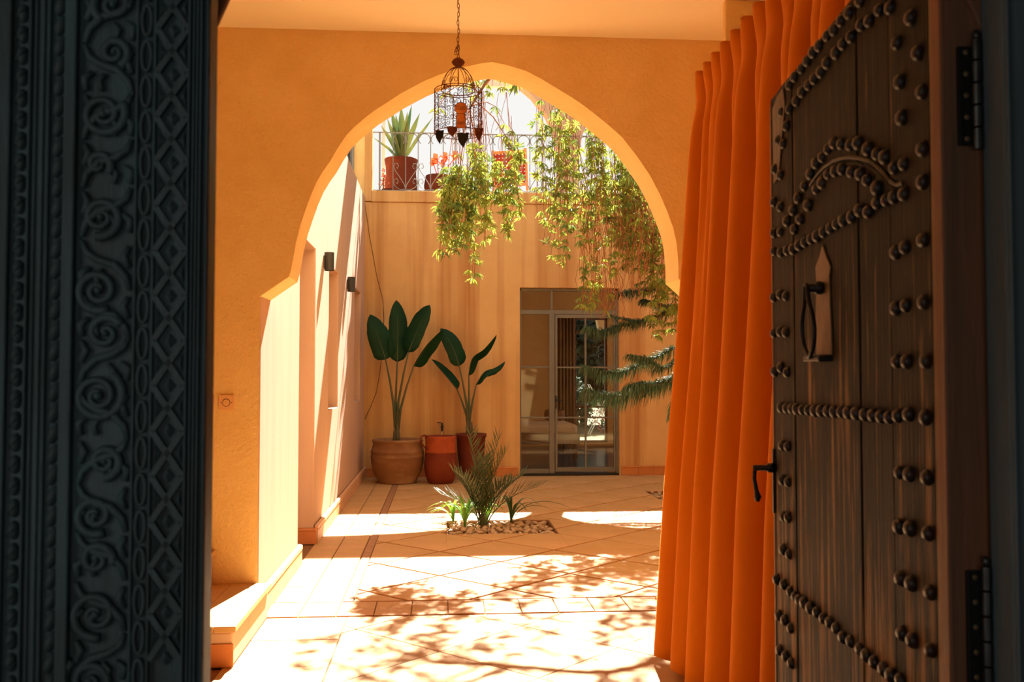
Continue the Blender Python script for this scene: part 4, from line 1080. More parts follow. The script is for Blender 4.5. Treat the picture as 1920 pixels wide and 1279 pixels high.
# ------------------------------------------------------------------ pots
def pot(name, c, prof, m, label, inner=None, extra=None):
    t = thing(name, c, label, 'pot')
    top = prof[-1]
    full = prof + [(top[0] - .022, top[1]), (top[0] - .03, top[1] - .03), (prof[0][0] * .8, top[1] * .75 if False else top[1] - .12)]
    b = MB().lathe(c, [(0.001, 0)] + full, 40)
    b.build('body', m, t, smooth=True, bevel=0)
    MB().lathe(c, [(0.001, top[1] - .05), (top[0] - .031, top[1] - .055)], 24).build('soil', M['soil'], t, label='dry soil')
    return t
c1 = at(745, 905, Z=0); k1 = c1.y / F_PX
P1 = pot('wide_pot', (c1.x, c1.y, 0), [(33 * k1, 0), (36 * k1, .01), (35 * k1, .022), (44 * k1, .14), (48.5 * k1, .26), (49 * k1, .335), (50 * k1, .345), (49 * k1, .358), (48.6 * k1, .40), (49.6 * k1, .41), (48.3 * k1, .424), (45 * k1, .52), (46.5 * k1, .535), (47.5 * k1, .555), (46 * k1, .57)],
         M['pot_tan'], 'wide round tan clay pot with raised bands in the courtyard corner')
c2 = at(826, 906, Z=0); k2 = c2.y / F_PX
P2 = pot('tall_urn', (c2.x, c2.y, 0), [(21 * k2, 0), (24 * k2, .02), (28 * k2, .10), (30.5 * k2, .20), (30.5 * k2, .28), (29 * k2, .40), (27.5 * k2, .50), (28 * k2, .57), (29 * k2, .605), (28 * k2, .615)],
         M['pot_orange'], 'bright orange clay urn standing between the two other pots')
MB().lathe((c2.x, c2.y, 0), [(29.6 * k2, .405), (28.2 * k2, .50), (28.7 * k2, .57), (29.7 * k2, .605), (28.6 * k2, .618)], 40).build('rim_band', M['rim_orange'], P2, smooth=True, label='brighter orange upper band')
hx_ = c2.x - 28 * k2
MB().tube([(hx_ + .035, c2.y - .10, .60), (hx_ - .01, c2.y - .13, .635), (hx_ - .055, c2.y - .17, .62), (hx_ - .065, c2.y - .18, .56), (hx_ - .02, c2.y - .14, .49), (hx_ + .03, c2.y - .10, .44)], .011, 8).build('handle', M['pot_orange'], P2, smooth=True)
c3 = at(883, 899, Z=0); k3 = c3.y / F_PX
P3 = pot('tapered_pot', (c3.x, c3.y, 0), [(17 * k3, 0), (19 * k3, .02), (25 * k3, .35), (27 * k3, .56), (28.5 * k3, .57), (29.5 * k3, .60), (28.5 * k3, .62)],
         M['pot_red'], 'dark red tapered clay pot beside the glass door')

# ------------------------------------------------------------------ banana-leaved plants
def big_leaf(par, stem_pts, leaf_pts, width, side, fold=.25, prof=None):
    st = MB().tube(stem_pts, [.021 - .012 * k / (len(stem_pts) - 1) for k in range(len(stem_pts))], 7).build('stem', M['stem'], par, smooth=True)
    # smooth polyline through leaf_pts
    P_ = [Vector(p) for p in leaf_pts]; n_ = 16; pts_ = []
    for k in range(n_ + 1):
        t = k / n_ * (len(P_) - 1); i = min(int(t), len(P_) - 2); f = t - i
        p0 = P_[max(i - 1, 0)]; p1 = P_[i]; p2 = P_[i + 1]; p3 = P_[min(i + 2, len(P_) - 1)]
        pts_.append(0.5 * ((2 * p1) + (p2 - p0) * f + (2 * p0 - 5 * p1 + 4 * p2 - p3) * f * f + (3 * p1 - p0 - 3 * p2 + p3) * f ** 3))
    w_ = [width * (0.14 + .86 * min(1, k / n_ / .2) ** .5) * (1 if k / n_ < .45 else max(.03, 1 - ((k / n_ - .45) / .55) ** 2.3)) * (1 + random.uniform(-.04, .04)) for k in range(n_ + 1)]
    lf_ = MB().blade(pts_, w_, Vector(side), fold).build('leaf', M['banana'], par, smooth=True)
    md_ = lf_.modifiers.new('thick', 'SOLIDIFY'); md_.thickness = .003
    MB().tube([p for p in pts_], [.008 - .006 * k / n_ for k in range(n_ + 1)], 5).build('midrib', M['stem'], par, smooth=True)
def plant(name, base_px, yb, leaves, label, zbase):
    c = at(base_px[0], base_px[1], Y=yb)
    t = thing(name, (c.x, yb, zbase), label, 'plant')
    for (bx, by, mids, tip, wpx, dy, side, fold) in leaves:
        k = yb / F_PX
        lb = at(bx, by, Y=yb + dy * .5); tp = at(tip[0], tip[1], Y=yb + dy)
        b0 = Vector((c.x + random.uniform(-.02, .02), yb + random.uniform(-.02, .02), zbase))
        m1 = b0.lerp(lb, .45); m1.x = b0.x + (lb.x - b0.x) * .22
        m2 = b0.lerp(lb, .75); m2.x = b0.x + (lb.x - b0.x) * .60
        L = [lb] + [at(m[0], m[1], Y=yb + dy * .75) for m in mids] + [tp]
        big_leaf(t, [b0, m1, m2, lb], L, wpx * k, side, fold)
    for q in range(5):
        a = q * 1.3
        MB().tube([(c.x + .03 * math.cos(a), yb + .03 * math.sin(a), zbase - .01), (c.x + .028 * math.cos(a), yb + .028 * math.sin(a), zbase + .14), (c.x + .035 * math.cos(a) , yb + .03 * math.sin(a), zbase + random.uniform(.2, .3))], [.028, .022, .006], 6).build('sheath', M['sheath'], t, smooth=True)
    return t
plant('bird_of_paradise', (743, 826), c1.y, [
    (723, 674, [(712, 640)], (694, 590), 44, -.06, (1, .3, .2), .3),
    (745, 678, [(746, 620)], (743, 563), 37, .02, (1, .2, 0), .3),
    (766, 660, [(786, 612)], (806, 572), 34, -.10, (1, -.3, .3), .35),
    (776, 686, [(800, 650)], (831, 617), 26, -.02, (.6, .8, -.6), .9)], 'tall plant with four broad dark leaves in the wide tan pot', .50)
plant('strelitzia', (880, 808), c3.y, [
    (861, 686, [(848, 650)], (826, 616), 33, -.06, (1, .3, .3), .35),
    (857, 730, [(838, 706)], (809, 674), 18, .03, (.6, .7, .5), .9),
    (879, 704, [(886, 672), (908, 655)], (931, 628), 17, -.08, (.6, .7, -.5), 1.0),
    (893, 721, [(908, 698), (928, 690)], (947, 678), 17, .04, (.4, .6, .6), 1.0)], 'plant with four narrow folded leaves in the dark red pot', .56)

# tap and hose on back wall, cable
tp = at(829, 795, Y=YB)
t_ = thing('garden_tap', (tp.x, YB, tp.z), 'small black hose tap on the back wall above the orange urn', 'tap')
MB().tube([(tp.x - .07, YB - .05, tp.z + .02), (tp.x - .02, YB - .055, tp.z + .024), (tp.x, YB - .055, tp.z)], .006, 6).tube([(tp.x, YB, tp.z + .01), (tp.x, YB - .06, tp.z + .01)], .008, 8).build('spout', M['hose'], t_, smooth=True)
MB().lathe((tp.x, YB - .055, tp.z - .1), [(.001, 0), (.011, 0), (.011, .03), (.016, .035), (.016, .085), (.011, .09), (.011, .11), (.001, .11)], 12).build('coupling', M['hose'], t_, smooth=False)
MB().tube([(tp.x, YB - .055, tp.z - .1), (tp.x - .01, YB - .05, tp.z - .16), (tp.x - .03, YB - .04, tp.z - .24)], .010, 6).build('pipe', M['brass'], t_, smooth=True, label='pale brass pipe')
cb = MB().tube([at(x, y, Y=YB - .006) for x, y in ((683, 376), (690, 420), (693, 445), (698, 470), (706, 515), (718, 562), (720, 600), (717, 660), (712, 700), (706, 735), (696, 760), (684, 786))], .0038, 5)
o = cb.build('wall_cable', M['cable'], None, smooth=True); tag(o, 'thin brown cable running down the back wall corner', 'cable')

# ------------------------------------------------------------------ planting bed: pebbles, palm, lilies
pmesh = []
def pebble_proto(i):
    b = MB().ball((0, 0, 0), (random.uniform(.026, .038), random.uniform(.024, .034), random.uniform(.016, .024)), 8, 6)
    b.v = [(x * (1 + random.uniform(-.1, .1)), y * (1 + random.uniform(-.1, .1)), z * (1 + random.uniform(-.12, .12))) for x, y, z in b.v]
    return b
protos = []
def pebbles(rect, z, n, label, group):
    placed = []; tries = 0
    while len(placed) < n and tries < 40000:
        tries += 1
        x = random.uniform(rect[0] + .035, rect[1] - .035); y = random.uniform(rect[2] + .035, rect[3] - .035)
        lay = 0 if len(placed) < n * .62 else 1
        md_ = .050 if lay == 0 else .062
        if any((x - q[0]) ** 2 + (y - q[1]) ** 2 < md_ ** 2 for q in placed if q[2] == lay): continue
        placed.append((x, y, lay))
    for (x, y, lay) in placed:
        if len(protos) < 8:
            o = pebble_proto(0).build('pebble', M['pebble'], None, smooth=True); protos.append(o)
        else:
            o = random.choice(protos).copy(); C.objects.link(o)
        o.location = (x, y, z + .019 + lay * .026 + random.uniform(0, .006)); o.rotation_euler = (random.uniform(-.25, .25), random.uniform(-.25, .25), random.uniform(0, 6.28))
        tag(o, label, 'pebble', group)
pebbles(PITS[0], -.065, 215, 'rounded cream pebble in the square bed around the small palm', 'pebbles around the palm')
pebbles((2.5, 3.25, 10.35, 11.45), -.065, 150, 'rounded cream pebble in the bed by the curtain', 'pebbles in the bed by the curtain')

def frond(par, base, direc, length, rise, droop, nl, ll, m, spread=.9):
    d = Vector(direc).normalized(); pts_ = []
    n_ = 14
    for k in range(n_ + 1):
        t = k / n_
        pts_.append(Vector(base) + d * (length * t * (.35 + .65 * t) * spread) + Vector((0, 0, rise * (t - droop * t * t))))
    b = MB().tube(pts_, [.007 - .0055 * k / n_ for k in range(n_ + 1)], 5)
    for i in range(nl):
        t = .25 + .75 * i / (nl - 1); f = t * n_; k = min(int(f), n_ - 1); p = pts_[k].lerp(pts_[k + 1], f - k)
        tg = (pts_[k + 1] - pts_[k]).normalized()
        sd_ = tg.cross(Vector((0, 0, 1)))
        if sd_.length < .05: sd_ = tg.cross(Vector((0, 1, 0)))
        sd_.normalize(); up_ = sd_.cross(tg)
        l_ = ll * (1 - .45 * abs(t - .55) / .45) * random.uniform(.85, 1.1)
        for s_ in (-1, 1):
            dd = (tg * random.uniform(.7, .95) + sd_ * s_ * random.uniform(.45, .75) + up_ * random.uniform(.15, .5)).normalized()
            q = [p, p + dd * l_ * .5, p + dd * l_ + Vector((0, 0, -.02 * l_))]
            b.blade(q, [.006, .015, .0015], sd_.cross(dd) + up_ * .3 if False else dd.cross(up_), .3)
    return b.build('frond', m, par)
pc = at(905, 990, Z=-.03)
palm = thing('young_palm', (pc.x, pc.y, -.05), 'young feathery palm in the centre of the pebble bed', 'palm')
for (dx, dy, ln, rise, dr2) in ((-1, -.15, .34, .66, .18), (-.8, .3, .26, .55, .12), (-1, .1, .44, .42, .25), (-.25, -.2, .14, .92, .05), (.25, .1, .17, .88, .06), (.4, -.2, .28, .80, .12), (.9, .15, .42, .62, .2), (1, -.1, .56, .56, .3), (.1, .5, .2, .7, .12), (-.5, -.5, .25, .6, .2), (.7, -.5, .3, .55, .2), (.9, .5, .36, .5, .2)):
    frond(palm, (pc.x + random.uniform(-.03, .03), pc.y + random.uniform(-.03, .03), -.03), (dx, dy, 0), ln, rise, dr2, 19, .25, M['palm'])
MB().tube([(pc.x, pc.y, -.06), (pc.x, pc.y, .10)], [.035, .022], 8).build('trunk', M['sheath'], palm, smooth=True)
def clump(px, py, n, ln, m, label, wd=.026, lean=0.0, zb=-.03):
    ln *= 1.55; wd *= 1.35
    c = at(px, py, Z=zb)
    t = thing('lily_clump', (c.x, c.y, zb), label, 'plant')
    for i in range(n):
        a = 2 * PI * i / n + random.uniform(-.3, .3); L_ = ln * random.uniform(.75, 1.15)
        d = Vector((math.cos(a) + lean, math.sin(a) * .8, 0)); 
        out_ = random.uniform(.35, .95); 
        pts_ = [Vector((c.x, c.y, zb)) + d * (L_ * out_ * (t2 ** 1.4) * .8) + Vector((0, 0, L_ * (1.15 * t2 - (.55 + .45 * out_) * t2 * t2))) for t2 in [q / 9 for q in range(10)]]
        w_ = [wd * (.5 + .5 * min(1, q / 3)) * (1 - max(0, (q - 4) / 5.2) ** 1.6) for q in range(10)]
        lf_ = MB().blade(pts_, w_, d.cross(Vector((0, 0, 1))), .35).build('leaf', m, t, smooth=True)
    return t
clump(872, 990, 15, .40, M['lily'], 'bright green strap-leaved clump left of the palm', .028, -.1)
clump(850, 983, 9, .30, M['lily'], 'small bright clump at the left corner of the pebble bed', .024, -.35)
clump(912, 984, 11, .38, M['lily'], 'strap-leaved clump directly behind the palm', .028)
clump(958, 985, 10, .42, M['lily_dark'], 'dark arching strap-leaved clump right of the palm', .02, .35)

# ------------------------------------------------------------------ terrace railing, pots, chair
YRl = 13.40
zr1 = at(712, 248, Y=YRl).z; zr0 = ZT + .015
rl = thing('terrace_railing', (0, YRl, ZT), 'pale grey wrought iron railing with scrolls along the roof terrace', 'railing')
xr0 = at(698, 300, Y=YRl).x; xr1 = 4.3
MB().box(xr0, xr1, YRl - .012, YRl + .012, zr1 - .008, zr1 + .004).build('top_rail', M['rail_paint'], rl)
MB().box(xr0, xr1, YRl - .03, YRl + .03, ZT + .0, ZT + .028).build('bottom_rail', M['rail_paint'], rl)
xp = at(712, 300, Y=YRl).x
MB().box(xp - .012, xp + .012, YRl - .012, YRl + .012, ZT + .028, zr1).build('post', M['rail_paint'], rl)
sp = (at(807, 300, Y=YRl).x - at(736.5, 300, Y=YRl).x) / 3
xb = at(737, 300, Y=YRl).x; nbars = 22
bar0 = None; arc0 = None; hr0 = None
Rr = sp * .46
arc = MB()
arc.tube([(Rr * math.cos(t), 0, Rr * math.sin(t)) for t in [math.radians(-50 + 280 * q / 16) for q in range(17)]], .0055, 5)
def heart(h):
    b = MB()
    for s_ in (-1, 1):
        pts_ = [(s_ * sp * u, 0, v) for u, v in ((0.0, .02), (.10, .10), (.5, .235), (.82, .33), (.95, .40), (.86, .455), (.66, .46), (.56, .41), (.64, .37), (.74, .385))]
        b.tube([(x, y, z * h) for x, y, z in pts_], .0055, 5)
        pts_ = [(s_ * sp * u, 0, v) for u, v in ((0.02, .02), (.4, .01), (.78, .055), (.95, .12), (.9, .185), (.7, .20), (.58, .155), (.66, .11), (.76, .13))]
        b.tube([(x, y, z * h) for x, y, z in pts_], .0055, 5)
    return b
for i in range(nbars):
    x = xb + i * sp
    if bar0 is None: bar0 = proto(MB().tube([(0, 0, ZT + .028), (0, 0, zr1)], .0065, 6), 'bar', M['rail_paint'], rl, (x, YRl, 0))
    else: part_copy(bar0, rl, (x, YRl, 0))
    c = (x + sp / 2, YRl, zr1 - .01 - Rr)
    if arc0 is None: arc0 = proto(arc, 'ring', M['rail_paint'], rl, c)
    else: part_copy(arc0, rl, c)
    if i % 2 == 1:
        c = (x, YRl, ZT + .03)
        if hr0 is None: hr0 = proto(heart(.84), 'scroll', M['rail_paint'], rl, c)
        else: part_copy(hr0, rl, c)

ta = at(752, 352, Y=13.98); kt = 13.98 / F_PX
pot('terrace_pot', (ta.x, 13.98, ZT - .01), [(29 * kt, 0), (30.5 * kt, .03), (30.5 * kt, .20), (29.5 * kt, .30), (28.3 * kt, .40), (29 * kt, .50), (31 * kt, .585), (31.5 * kt, .60), (31 * kt, .61)], M['pot_roof'], 'tall orange clay pot holding the agave behind the railing')
ag = thing('agave', (ta.x, 13.98, ZT + .54), 'spiky agave with stiff pointed leaves in the tall terrace pot', 'plant')
for (tx, ty, wpx, dy) in ((752, 198, 15, 0), (733, 205, 13, -.05), (772, 196, 9, .06), (787, 212, 11, -.1), (714, 235, 9, .05), (742, 215, 11, .12), (700, 258, 5, -.1), (812, 220, 6, .0), (764, 210, 12, -.14), (726, 222, 9, -.12)):
    tpz = at(tx, ty, Y=13.98 + dy); b0 = Vector((ta.x + random.uniform(-.03, .03), 13.98 + dy * .2, ZT + .54))
    mid = b0.lerp(tpz, .5) + Vector((0, 0, .03))
    MB().blade([b0, b0.lerp(mid, .5), mid, mid.lerp(tpz, .5), tpz], [wpx * kt * .7, wpx * kt, wpx * kt * 1.05, wpx * kt * .7, .003], Vector((1, .25, .1)), .5).build('leaf', M['agave'], ag, smooth=True)
tb = at(822, 353, Y=14.0)
pot('small_terrace_pot', (tb.x, 14.0, ZT - .01), [(22 * kt, 0), (25 * kt, .06), (27 * kt, .16), (27 * kt, .24), (25 * kt, .34), (24 * kt, .375), (23.5 * kt, .38)], M['pot_roof'], 'rounded clay pot with coral blooms behind the railing')
fw = thing('coral_flower', (tb.x, 14.0, ZT + .33), 'large coral red blooms growing from the rounded terrace pot', 'flower')
for (px, py, s_) in ((820, 298, 15), (838, 294, 13), (856, 292, 13), (832, 306, 10), (812, 306, 8)):
    p = at(px, py, Y=13.95); b = MB()
    for q in range(6):
        a = q * PI / 3; d = Vector((math.cos(a), .4 * math.sin(a * 1.7), math.sin(a) * .8))
        b.blade([p, p + d * s_ * kt * .5, p + d * s_ * kt * .95], [.02, s_ * kt * .75, .01], Vector((0, 0, 1)).cross(d) + Vector((.1, .5, .2)), .3)
    b.tube([p, (tb.x, 14.0, ZT + .33)], .006, 5)
    b.build('bloom', M['flower'], fw, smooth=True)
for (px, w_, lab) in ((706, 9, 'little orange clay pot at the foot of the railing post'), (727, 11, 'little orange clay pot beside the tall terrace pot'), (1022, 24, 'orange clay bowl behind the railing near the arcade pier')):
    p = at(px, 352, Y=13.72 if px < 720 else (13.56 if px < 800 else 14.0)); kk = 13.8 / F_PX
    pot('small_clay_pot', (p.x, 13.50 if px < 800 else 14.0, ZT - .01), [(w_ * .6 * kk, 0), (w_ * kk, .05), (w_ * kk, .09), (w_ * .95 * kk, .125 if px > 800 else .10)], M['pot_roof'], lab) if False else None
    b = MB().lathe((p.x, p.y, ZT - .01), [(.001, 0), (w_ * .6 * kk, 0), (w_ * kk, .05), (w_ * kk, .075), (w_ * .95 * kk, .085), (w_ * .8 * kk, .08), (w_ * .7 * kk, .03), (.001, .03)], 20)
    o = b.build('clay_bowl', M['pot_roof'], None, smooth=True); tag(o, lab, 'pot')
p = at(719, 334, Y=13.62); b = MB()
bl = thing('pink_flower', (p.x, 13.62, ZT), 'small pink flowering plant beside the tall terrace pot', 'flower')
for q in range(40):
    c = Vector((p.x + random.gauss(0, .025), 13.62 + random.gauss(0, .02), p.z + random.gauss(0, .06))); b.ball(c, .012, 5, 4)
o = b.build('blossoms', M['pink'], bl); o['kind'] = 'stuff'
MB().tube([(p.x, 13.62, ZT - .01), (p.x, 13.62, p.z)], .008, 5).build('stem', M['stem'], bl)

# orange chair with perforated back
ch = thing('terrace_chair', (at(958, 350, Y=14.1).x, 14.1, ZT), 'orange chair with a perforated red back on the roof terrace', 'chair')
Yc = 14.1
def cz(px, py, dy=0): return at(px, py, Y=Yc + dy)
q = [cz(926, 287), cz(984, 283, .02), cz(989, 345), cz(928, 351)]
bp = MB(); nx_, nz_ = 14, 13; th = Vector((0, .012, 0))
def qp(u, v):
    return q[0].lerp(q[1], u).lerp(q[3].lerp(q[2], u), v)
vid = {}
for i in range(nx_ * 2 + 2):
    for j in range(nz_ * 2 + 2):
        pass
# perforated sheet: strips around square holes
nu = 9; nv = 9
for j in range(nv + 1):
    v0 = j / nv - .07 if j else 0; v1 = j / nv + .032 if j < nv else 1
    v0 = max(0, (j - .36) / nv); v1 = min(1, (j + .36) / nv)
    bp.prism([qp(0, v0), qp(1, v0), qp(1, v1), qp(0, v1)], th)
for i in range(nu + 1):
    u0 = max(0, (i - .36) / nu); u1 = min(1, (i + .36) / nu)
    bp.prism([qp(u0, 0) + th * .2, qp(u1, 0) + th * .2, qp(u1, 1) + th * .2, qp(u0, 1) + th * .2], th * .6)
bp.build('back_panel', M['chair'], ch, label='red perforated back')
for a, c in ((q[0], q[1]), (q[3], q[2])): MB().bar(a, c, .03, .045).build('rail', M['chair_wood'], ch, bevel=.003)
for a, c in ((cz(924, 282), cz(927, 352)), (cz(985, 278, .02), cz(990, 352))):
    MB().bar(a, Vector((c.x, c.y, ZT - .01)), .034, .04).build('leg', M['chair_wood'], ch, bevel=.003)
sx = q[3].x; MB().box(q[3].x, q[2].x, Yc + .03, Yc + .45, ZT + .0 + .14, ZT + .17).build('seat', M['chair'], ch, bevel=.004)
for x in (q[3].x + .02, q[2].x - .02): MB().box(x - .018, x + .018, Yc + .40, Yc + .44, ZT - .01, ZT + .14).build('leg', M['chair_wood'], ch)

# ------------------------------------------------------------------ weeping tree
tr = thing('weeping_tree', (3.05, 10.9, -.06), 'weeping tree with hanging twigs and yellow-green leaf tufts over the courtyard', 'tree')
def spline(P_, n_):
    P_ = [Vector(p) for p in P_]; r_ = []
    for k in range(n_ + 1):
        t = k / n_ * (len(P_) - 1); i = min(int(t), len(P_) - 2); f = t - i
        p0 = P_[max(i - 1, 0)]; p1 = P_[i]; p2 = P_[i + 1]; p3 = P_[min(i + 2, len(P_) - 1)]
        r_.append(0.5 * ((2 * p1) + (p2 - p0) * f + (2 * p0 - 5 * p1 + 4 * p2 - p3) * f * f + (3 * p1 - p0 - 3 * p2 + p3) * f ** 3))
    return r_
trunk = spline([(3.05, 10.9, -.08), (3.1, 10.8, 1.2), (3.0, 10.7, 2.6), (2.9, 10.5, 3.8), (2.6, 10.1, 4.8)], 20)
MB().tube(trunk, [.11 - .05 * k / 20 for k in range(21)], 10).build('trunk', M['bark'], tr, smooth=True)
limbs = [
    [(2.6, 10.1, 4.8), (2.15, 9.55, 5.25), (1.7, 9.15, 5.25), (1.2, 9.05, 5.0), (.8, 8.9, 4.72), (.50, 8.7, 4.25), (.26, 8.65, 3.85)],
    [(2.6, 10.1, 4.8), (2.3, 9.9, 5.0), (1.9, 9.8, 4.9), (1.5, 9.6, 4.7), (1.2, 9.6, 4.5)],
    [(2.75, 10.3, 4.3), (2.4, 9.9, 4.4), (2.1, 9.7, 4.25), (1.8, 9.6, 4.0)],
    [(1.2, 9.05, 5.0), (.9, 8.8, 5.0), (.55, 8.7, 4.8), (.2, 8.8, 4.5)],
    [(2.9, 10.5, 3.8), (2.6, 10.0, 3.9), (2.35, 9.8, 3.7)],
    [(1.7, 9.15, 5.25), (1.3, 8.7, 5.4), (.9, 8.5, 5.3), (.6, 8.45, 5.1)],
    [(2.15, 9.55, 5.25), (2.0, 9.0, 5.5), (1.7, 8.6, 5.4), (1.4, 8.4, 5.2)]]
for i, L_ in enumerate(limbs):
    p_ = spline(L_, 24); r0 = .055 if i == 0 else .028
    MB().tube(p_, [r0 - (r0 - .008) * k / 24 for k in range(25)], 7).build('branch', M['bark'], tr, smooth=True)
tw = MB(); lv = MB(); lv2 = MB()
def tuft(p, size, n, mbx, droop=.35):
    ax = Vector((random.uniform(-.5, .5), random.uniform(-.5, .5), -1 if random.random() < .75 else .4)).normalized()
    u = ax.orthogonal().normalized(); v = ax.cross(u)
    a0 = random.uniform(0, 6.28)
    for i in range(n):
        a = a0 + i * 2.4; op = random.uniform(.5, 1.25)
        d = (ax * math.cos(op) + (u * math.cos(a) + v * math.sin(a)) * math.sin(op)).normalized()
        l_ = size * random.uniform(.65, 1.15); w_ = l_ * random.uniform(.18, .27)
        s_ = d.cross(Vector((random.uniform(-1, 1), random.uniform(-1, 1), random.uniform(-1, 1))))
        if s_.length < .1: continue
        s_.normalize()
        m_ = p + d * l_ * .5; e = p + d * l_ + Vector((0, 0, -droop * l_ * .4))
        mbx.add([p, m_ - s_ * w_ * .5, e, m_ + s_ * w_ * .5], [(0, 1, 2, 3)])
def strand(p0, length, ntuft, size, nl, dense=1.0, bare=.0):
    n_ = max(3, int(length / .16)); pts_ = [Vector(p0)]; dx_, dy_ = random.uniform(-.05, .05), random.uniform(-.05, .05)
    for k in range(n_):
        dx_ += random.uniform(-.03, .03); dy_ += random.uniform(-.03, .03)
        pts_.append(pts_[-1] + Vector((dx_ * .35, dy_ * .35, -length / n_)))
    tw.tube(pts_, .0028, 3, cap=False)
    for i in range(ntuft):
        t = bare + (1 - bare) * (i + random.uniform(.2, 1)) / ntuft; f = min(t, .999) * n_; k = int(f); p = pts_[k].lerp(pts_[k + 1], f - k)
        p = p + Vector((random.uniform(-.04, .04), random.uniform(-.04, .04), 0))
        tuft(p, size, nl, lv if random.random() < .72 else lv2)
# hanging zones: (px0, px1, ytop, ybot, depth0, depth1, strands, tufts, bare)
ZONES = [(822, 850, 330, 470, 8.5, 8.8, 8, 6, .0), (845, 900, 210, 495, 8.4, 8.8, 14, 8, .42), (880, 925, 190, 470, 8.5, 8.8, 13, 7, .45), (920, 965, 190, 460, 8.5, 8.9, 8, 7, .3), (835, 940, 290, 400, 8.4, 8.8, 11, 5, .1),
         (885, 893, 420, 535, 8.5, 8.6, 2, 4, .3), (1000, 1060, 165, 440, 9.3, 9.8, 11, 8, .05), (1035, 1065, 260, 520, 9.3, 9.7, 6, 7, .1),
         (1060, 1130, 190, 490, 9.3, 10.0, 20, 8, .1), (1110, 1180, 230, 500, 9.4, 10.2, 24, 7, .15), (1160, 1235, 260, 520, 9.5, 10.2, 26, 7, .2), (1200, 1262, 380, 560, 9.6, 10.3, 20, 6, .1),
         (1225, 1300, 470, 640, 9.7, 10.4, 22, 5, .15), (1090, 1150, 400, 600, 9.4, 9.9, 14, 3, .45),
         (820, 870, 80, 150, 8.8, 9.2, 4, 3, 0), (900, 990, 60, 185, 8.8, 9.3, 12, 4, .1), (1000, 1150, 40, 180, 8.8, 9.4, 12, 4, .1), (1150, 1260, 60, 240, 9.0, 9.8, 12, 4, .1)]
for (a, c, y0, y1, d0, d1, n_, nt_, bare) in ZONES:
    for i in range(n_):
        x = random.uniform(a, c); dpt_ = random.uniform(d0, d1)
        yt = y0 + random.uniform(-.1, .25) * (y1 - y0); yb_ = y1 - abs(random.gauss(0, .22)) * (y1 - y0)
        p0 = at(x, yt, Y=dpt_); L_ = (yb_ - yt) * dpt_ / F_PX
        if L_ < .1: continue
        strand(p0, L_, max(2, int(nt_ * random.uniform(.8, 1.35))), .085, 11, 1, bare)
# bare brown strings
for (a, c, y0, y1, n_) in ((1090, 1235, 300, 560, 120), (1110, 1170, 480, 600, 34), (850, 960, 150, 330, 14), (1010, 1120, 170, 420, 24), (1180, 1250, 330, 560, 50)):
    for i in range(n_):
        x = random.uniform(a, c); d_ = random.uniform(9.3, 10.1); yt = random.uniform(y0, y0 + (y1 - y0) * .5); yb_ = random.uniform(yt + 40, y1)
        p0 = at(x, yt, Y=d_); L_ = (yb_ - yt) * d_ / F_PX; n2 = 6
        pts_ = [p0]; 
        for k in range(n2): pts_.append(pts_[-1] + Vector((random.uniform(-.035, .035), random.uniform(-.03, .03), -L_ / n2)))
        tw.tube(pts_, .0024, 3, cap=False)
# overhead twigs joining branches to strands
for L_ in limbs:
    p_ = spline(L_, 40)
    for k in range(2, 41):
        for r_ in range(1):
            d = Vector((random.uniform(-1, 1), random.uniform(-1, 1), random.uniform(-.4, .5))).normalized()
            e = p_[k] + d * random.uniform(.15, .45); e2 = e + Vector((d.x * .1, d.y * .1, -.15))
            tw.tube([p_[k], p_[k].lerp(e, .6) + Vector((0, 0, .04)), e, e2], [.008, .006, .004, .003], 3, cap=False)
            for q_ in (e, e2): tuft(q_, .11, 7, lv if random.random() < .6 else lv2)
o = tw.build('twigs', M['twig'], tr); o['kind'] = 'stuff'
o = lv.build('leaves', M['leaf'], tr); o['kind'] = 'stuff'; o['label'] = 'yellow-green leaf tufts'
o = lv2.build('leaves', M['leaf_dark'], tr); o['kind'] = 'stuff'; o['label'] = 'darker green leaf tufts'

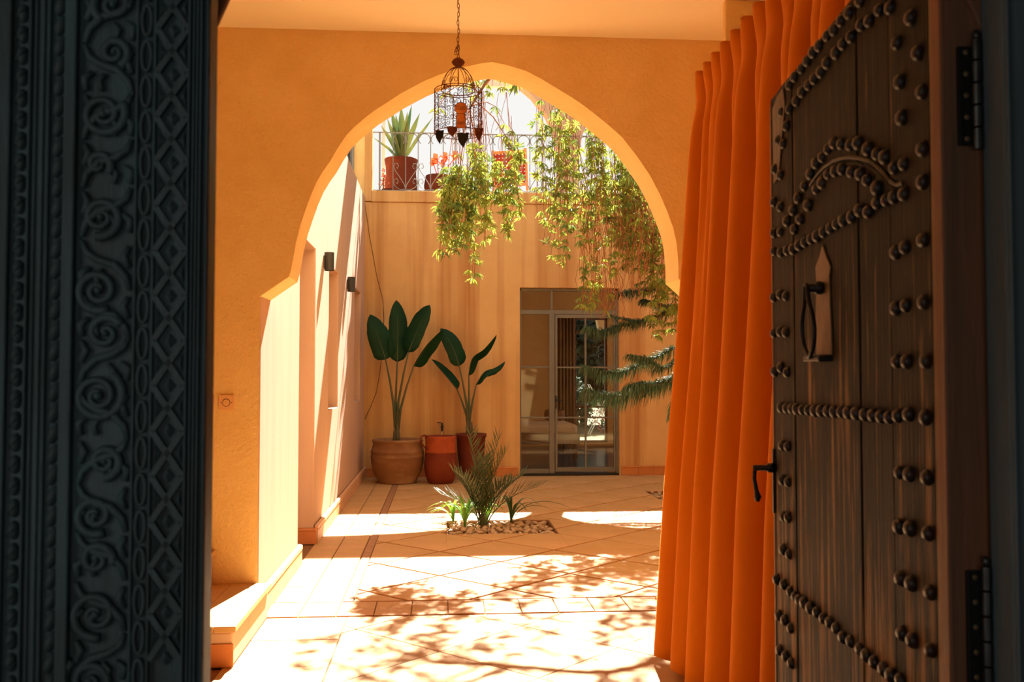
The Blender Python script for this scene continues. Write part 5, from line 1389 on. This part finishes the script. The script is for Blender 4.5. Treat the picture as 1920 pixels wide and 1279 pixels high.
# ------------------------------------------------------------------ young araucaria with drooping branches
pn = thing('young_pine', (3.3, 10.55, -.06), 'dark young pine with drooping needled branches reaching over the glass door', 'tree')
MB().tube(spline([(3.3, 10.55, -.07), (3.25, 10.5, 1.2), (3.2, 10.4, 2.4), (3.2, 10.4, 3.0)], 12), [.06 - .04 * k / 12 for k in range(13)], 8).build('trunk', M['bark'], pn, smooth=True)
def pine_branch(px, dep, droop, nlen, start=.25, dn_=260):
    dn_ = int(dn_ * 1.5)
    P_ = [at(x, y, Y=dep + .3 * (1 - i / len(px))) for i, (x, y) in enumerate(px)]
    p_ = spline(P_, 30)
    br = MB().tube(p_, [.016 - .011 * k / 30 for k in range(31)], 6).build('branch', M['bark'], pn, smooth=True)
    b = MB()
    for i in range(dn_):
        t = start + (1 - start) * i / dn_; f = min(t, .999) * 30; k = int(f); p = p_[k].lerp(p_[k + 1], f - k); tg = (p_[k + 1] - p_[k]).normalized()
        sd_ = tg.cross(Vector((0, 0, 1))).normalized()
        l_ = nlen * random.uniform(.45, 1.2) * (1 - .35 * max(0, t - .75) / .25)
        ang = random.uniform(-1.5, 1.5)
        d0 = (sd_ * math.sin(ang) + Vector((0, 0, .35 * math.cos(ang))) + tg * random.uniform(.35, .7)).normalized()
        q1 = p + d0 * l_ * .4; q2 = q1 + (d0 * .55 + Vector((0, 0, -1)) * droop * .9).normalized() * l_ * .4; q3 = q2 + Vector((0, 0, -1)) * l_ * .3 * droop + tg * l_ * .08
        b.blade([p, q1, q2, q3], [.005, .0085, .0075, .002], sd_ + tg * .6 + Vector((.2, .3, 0)), .5)
        if i % 3 == 0:
            d1 = (tg * 1.2 + sd_ * random.uniform(-.7, .7) + Vector((0, 0, random.uniform(.1, .6)))).normalized()
            b.blade([p, p + d1 * l_ * .25, p + d1 * l_ * .45], [.005, .008, .002], sd_ + Vector((0, 0, .5)), .3)
    o = b.build('needles', M['needle'], br); o['kind'] = 'stuff'
pine_branch([(1330, 555), (1280, 575), (1240, 590), (1200, 605), (1165, 612), (1130, 622), (1102, 617)], 10.1, 1.0, .20, .18, 300)
pine_branch([(1330, 560), (1285, 570), (1250, 575), (1225, 568), (1207, 565)], 10.3, .8, .15, .1, 200)
pine_branch([(1230, 595), (1200, 602), (1175, 600), (1140, 592)], 10.1, .6, .12, .1, 120)
pine_branch([(1340, 610), (1290, 640), (1250, 660), (1210, 680), (1170, 697), (1130, 700), (1098, 690)], 10.0, 1.0, .22, .25, 320)
pine_branch([(1330, 640), (1285, 665), (1245, 690), (1215, 675), (1180, 668)], 9.8, 1.0, .18, .2, 240)
pine_branch([(1340, 655), (1290, 690), (1250, 715), (1210, 730), (1170, 742), (1135, 742), (1103, 735)], 9.9, 1.15, .27, .22, 340)
pine_branch([(1320, 690), (1290, 705), (1240, 720), (1200, 722), (1180, 728)], 9.7, 1.1, .22, .2, 240)
pine_branch([(1300, 650), (1284, 690), (1280, 725), (1272, 750), (1262, 780)], 9.8, .8, .16, .5, 160)
pine_branch([(1330, 500), (1290, 520), (1250, 535), (1215, 545), (1180, 548), (1150, 555)], 10.2, .9, .2, .15, 260)
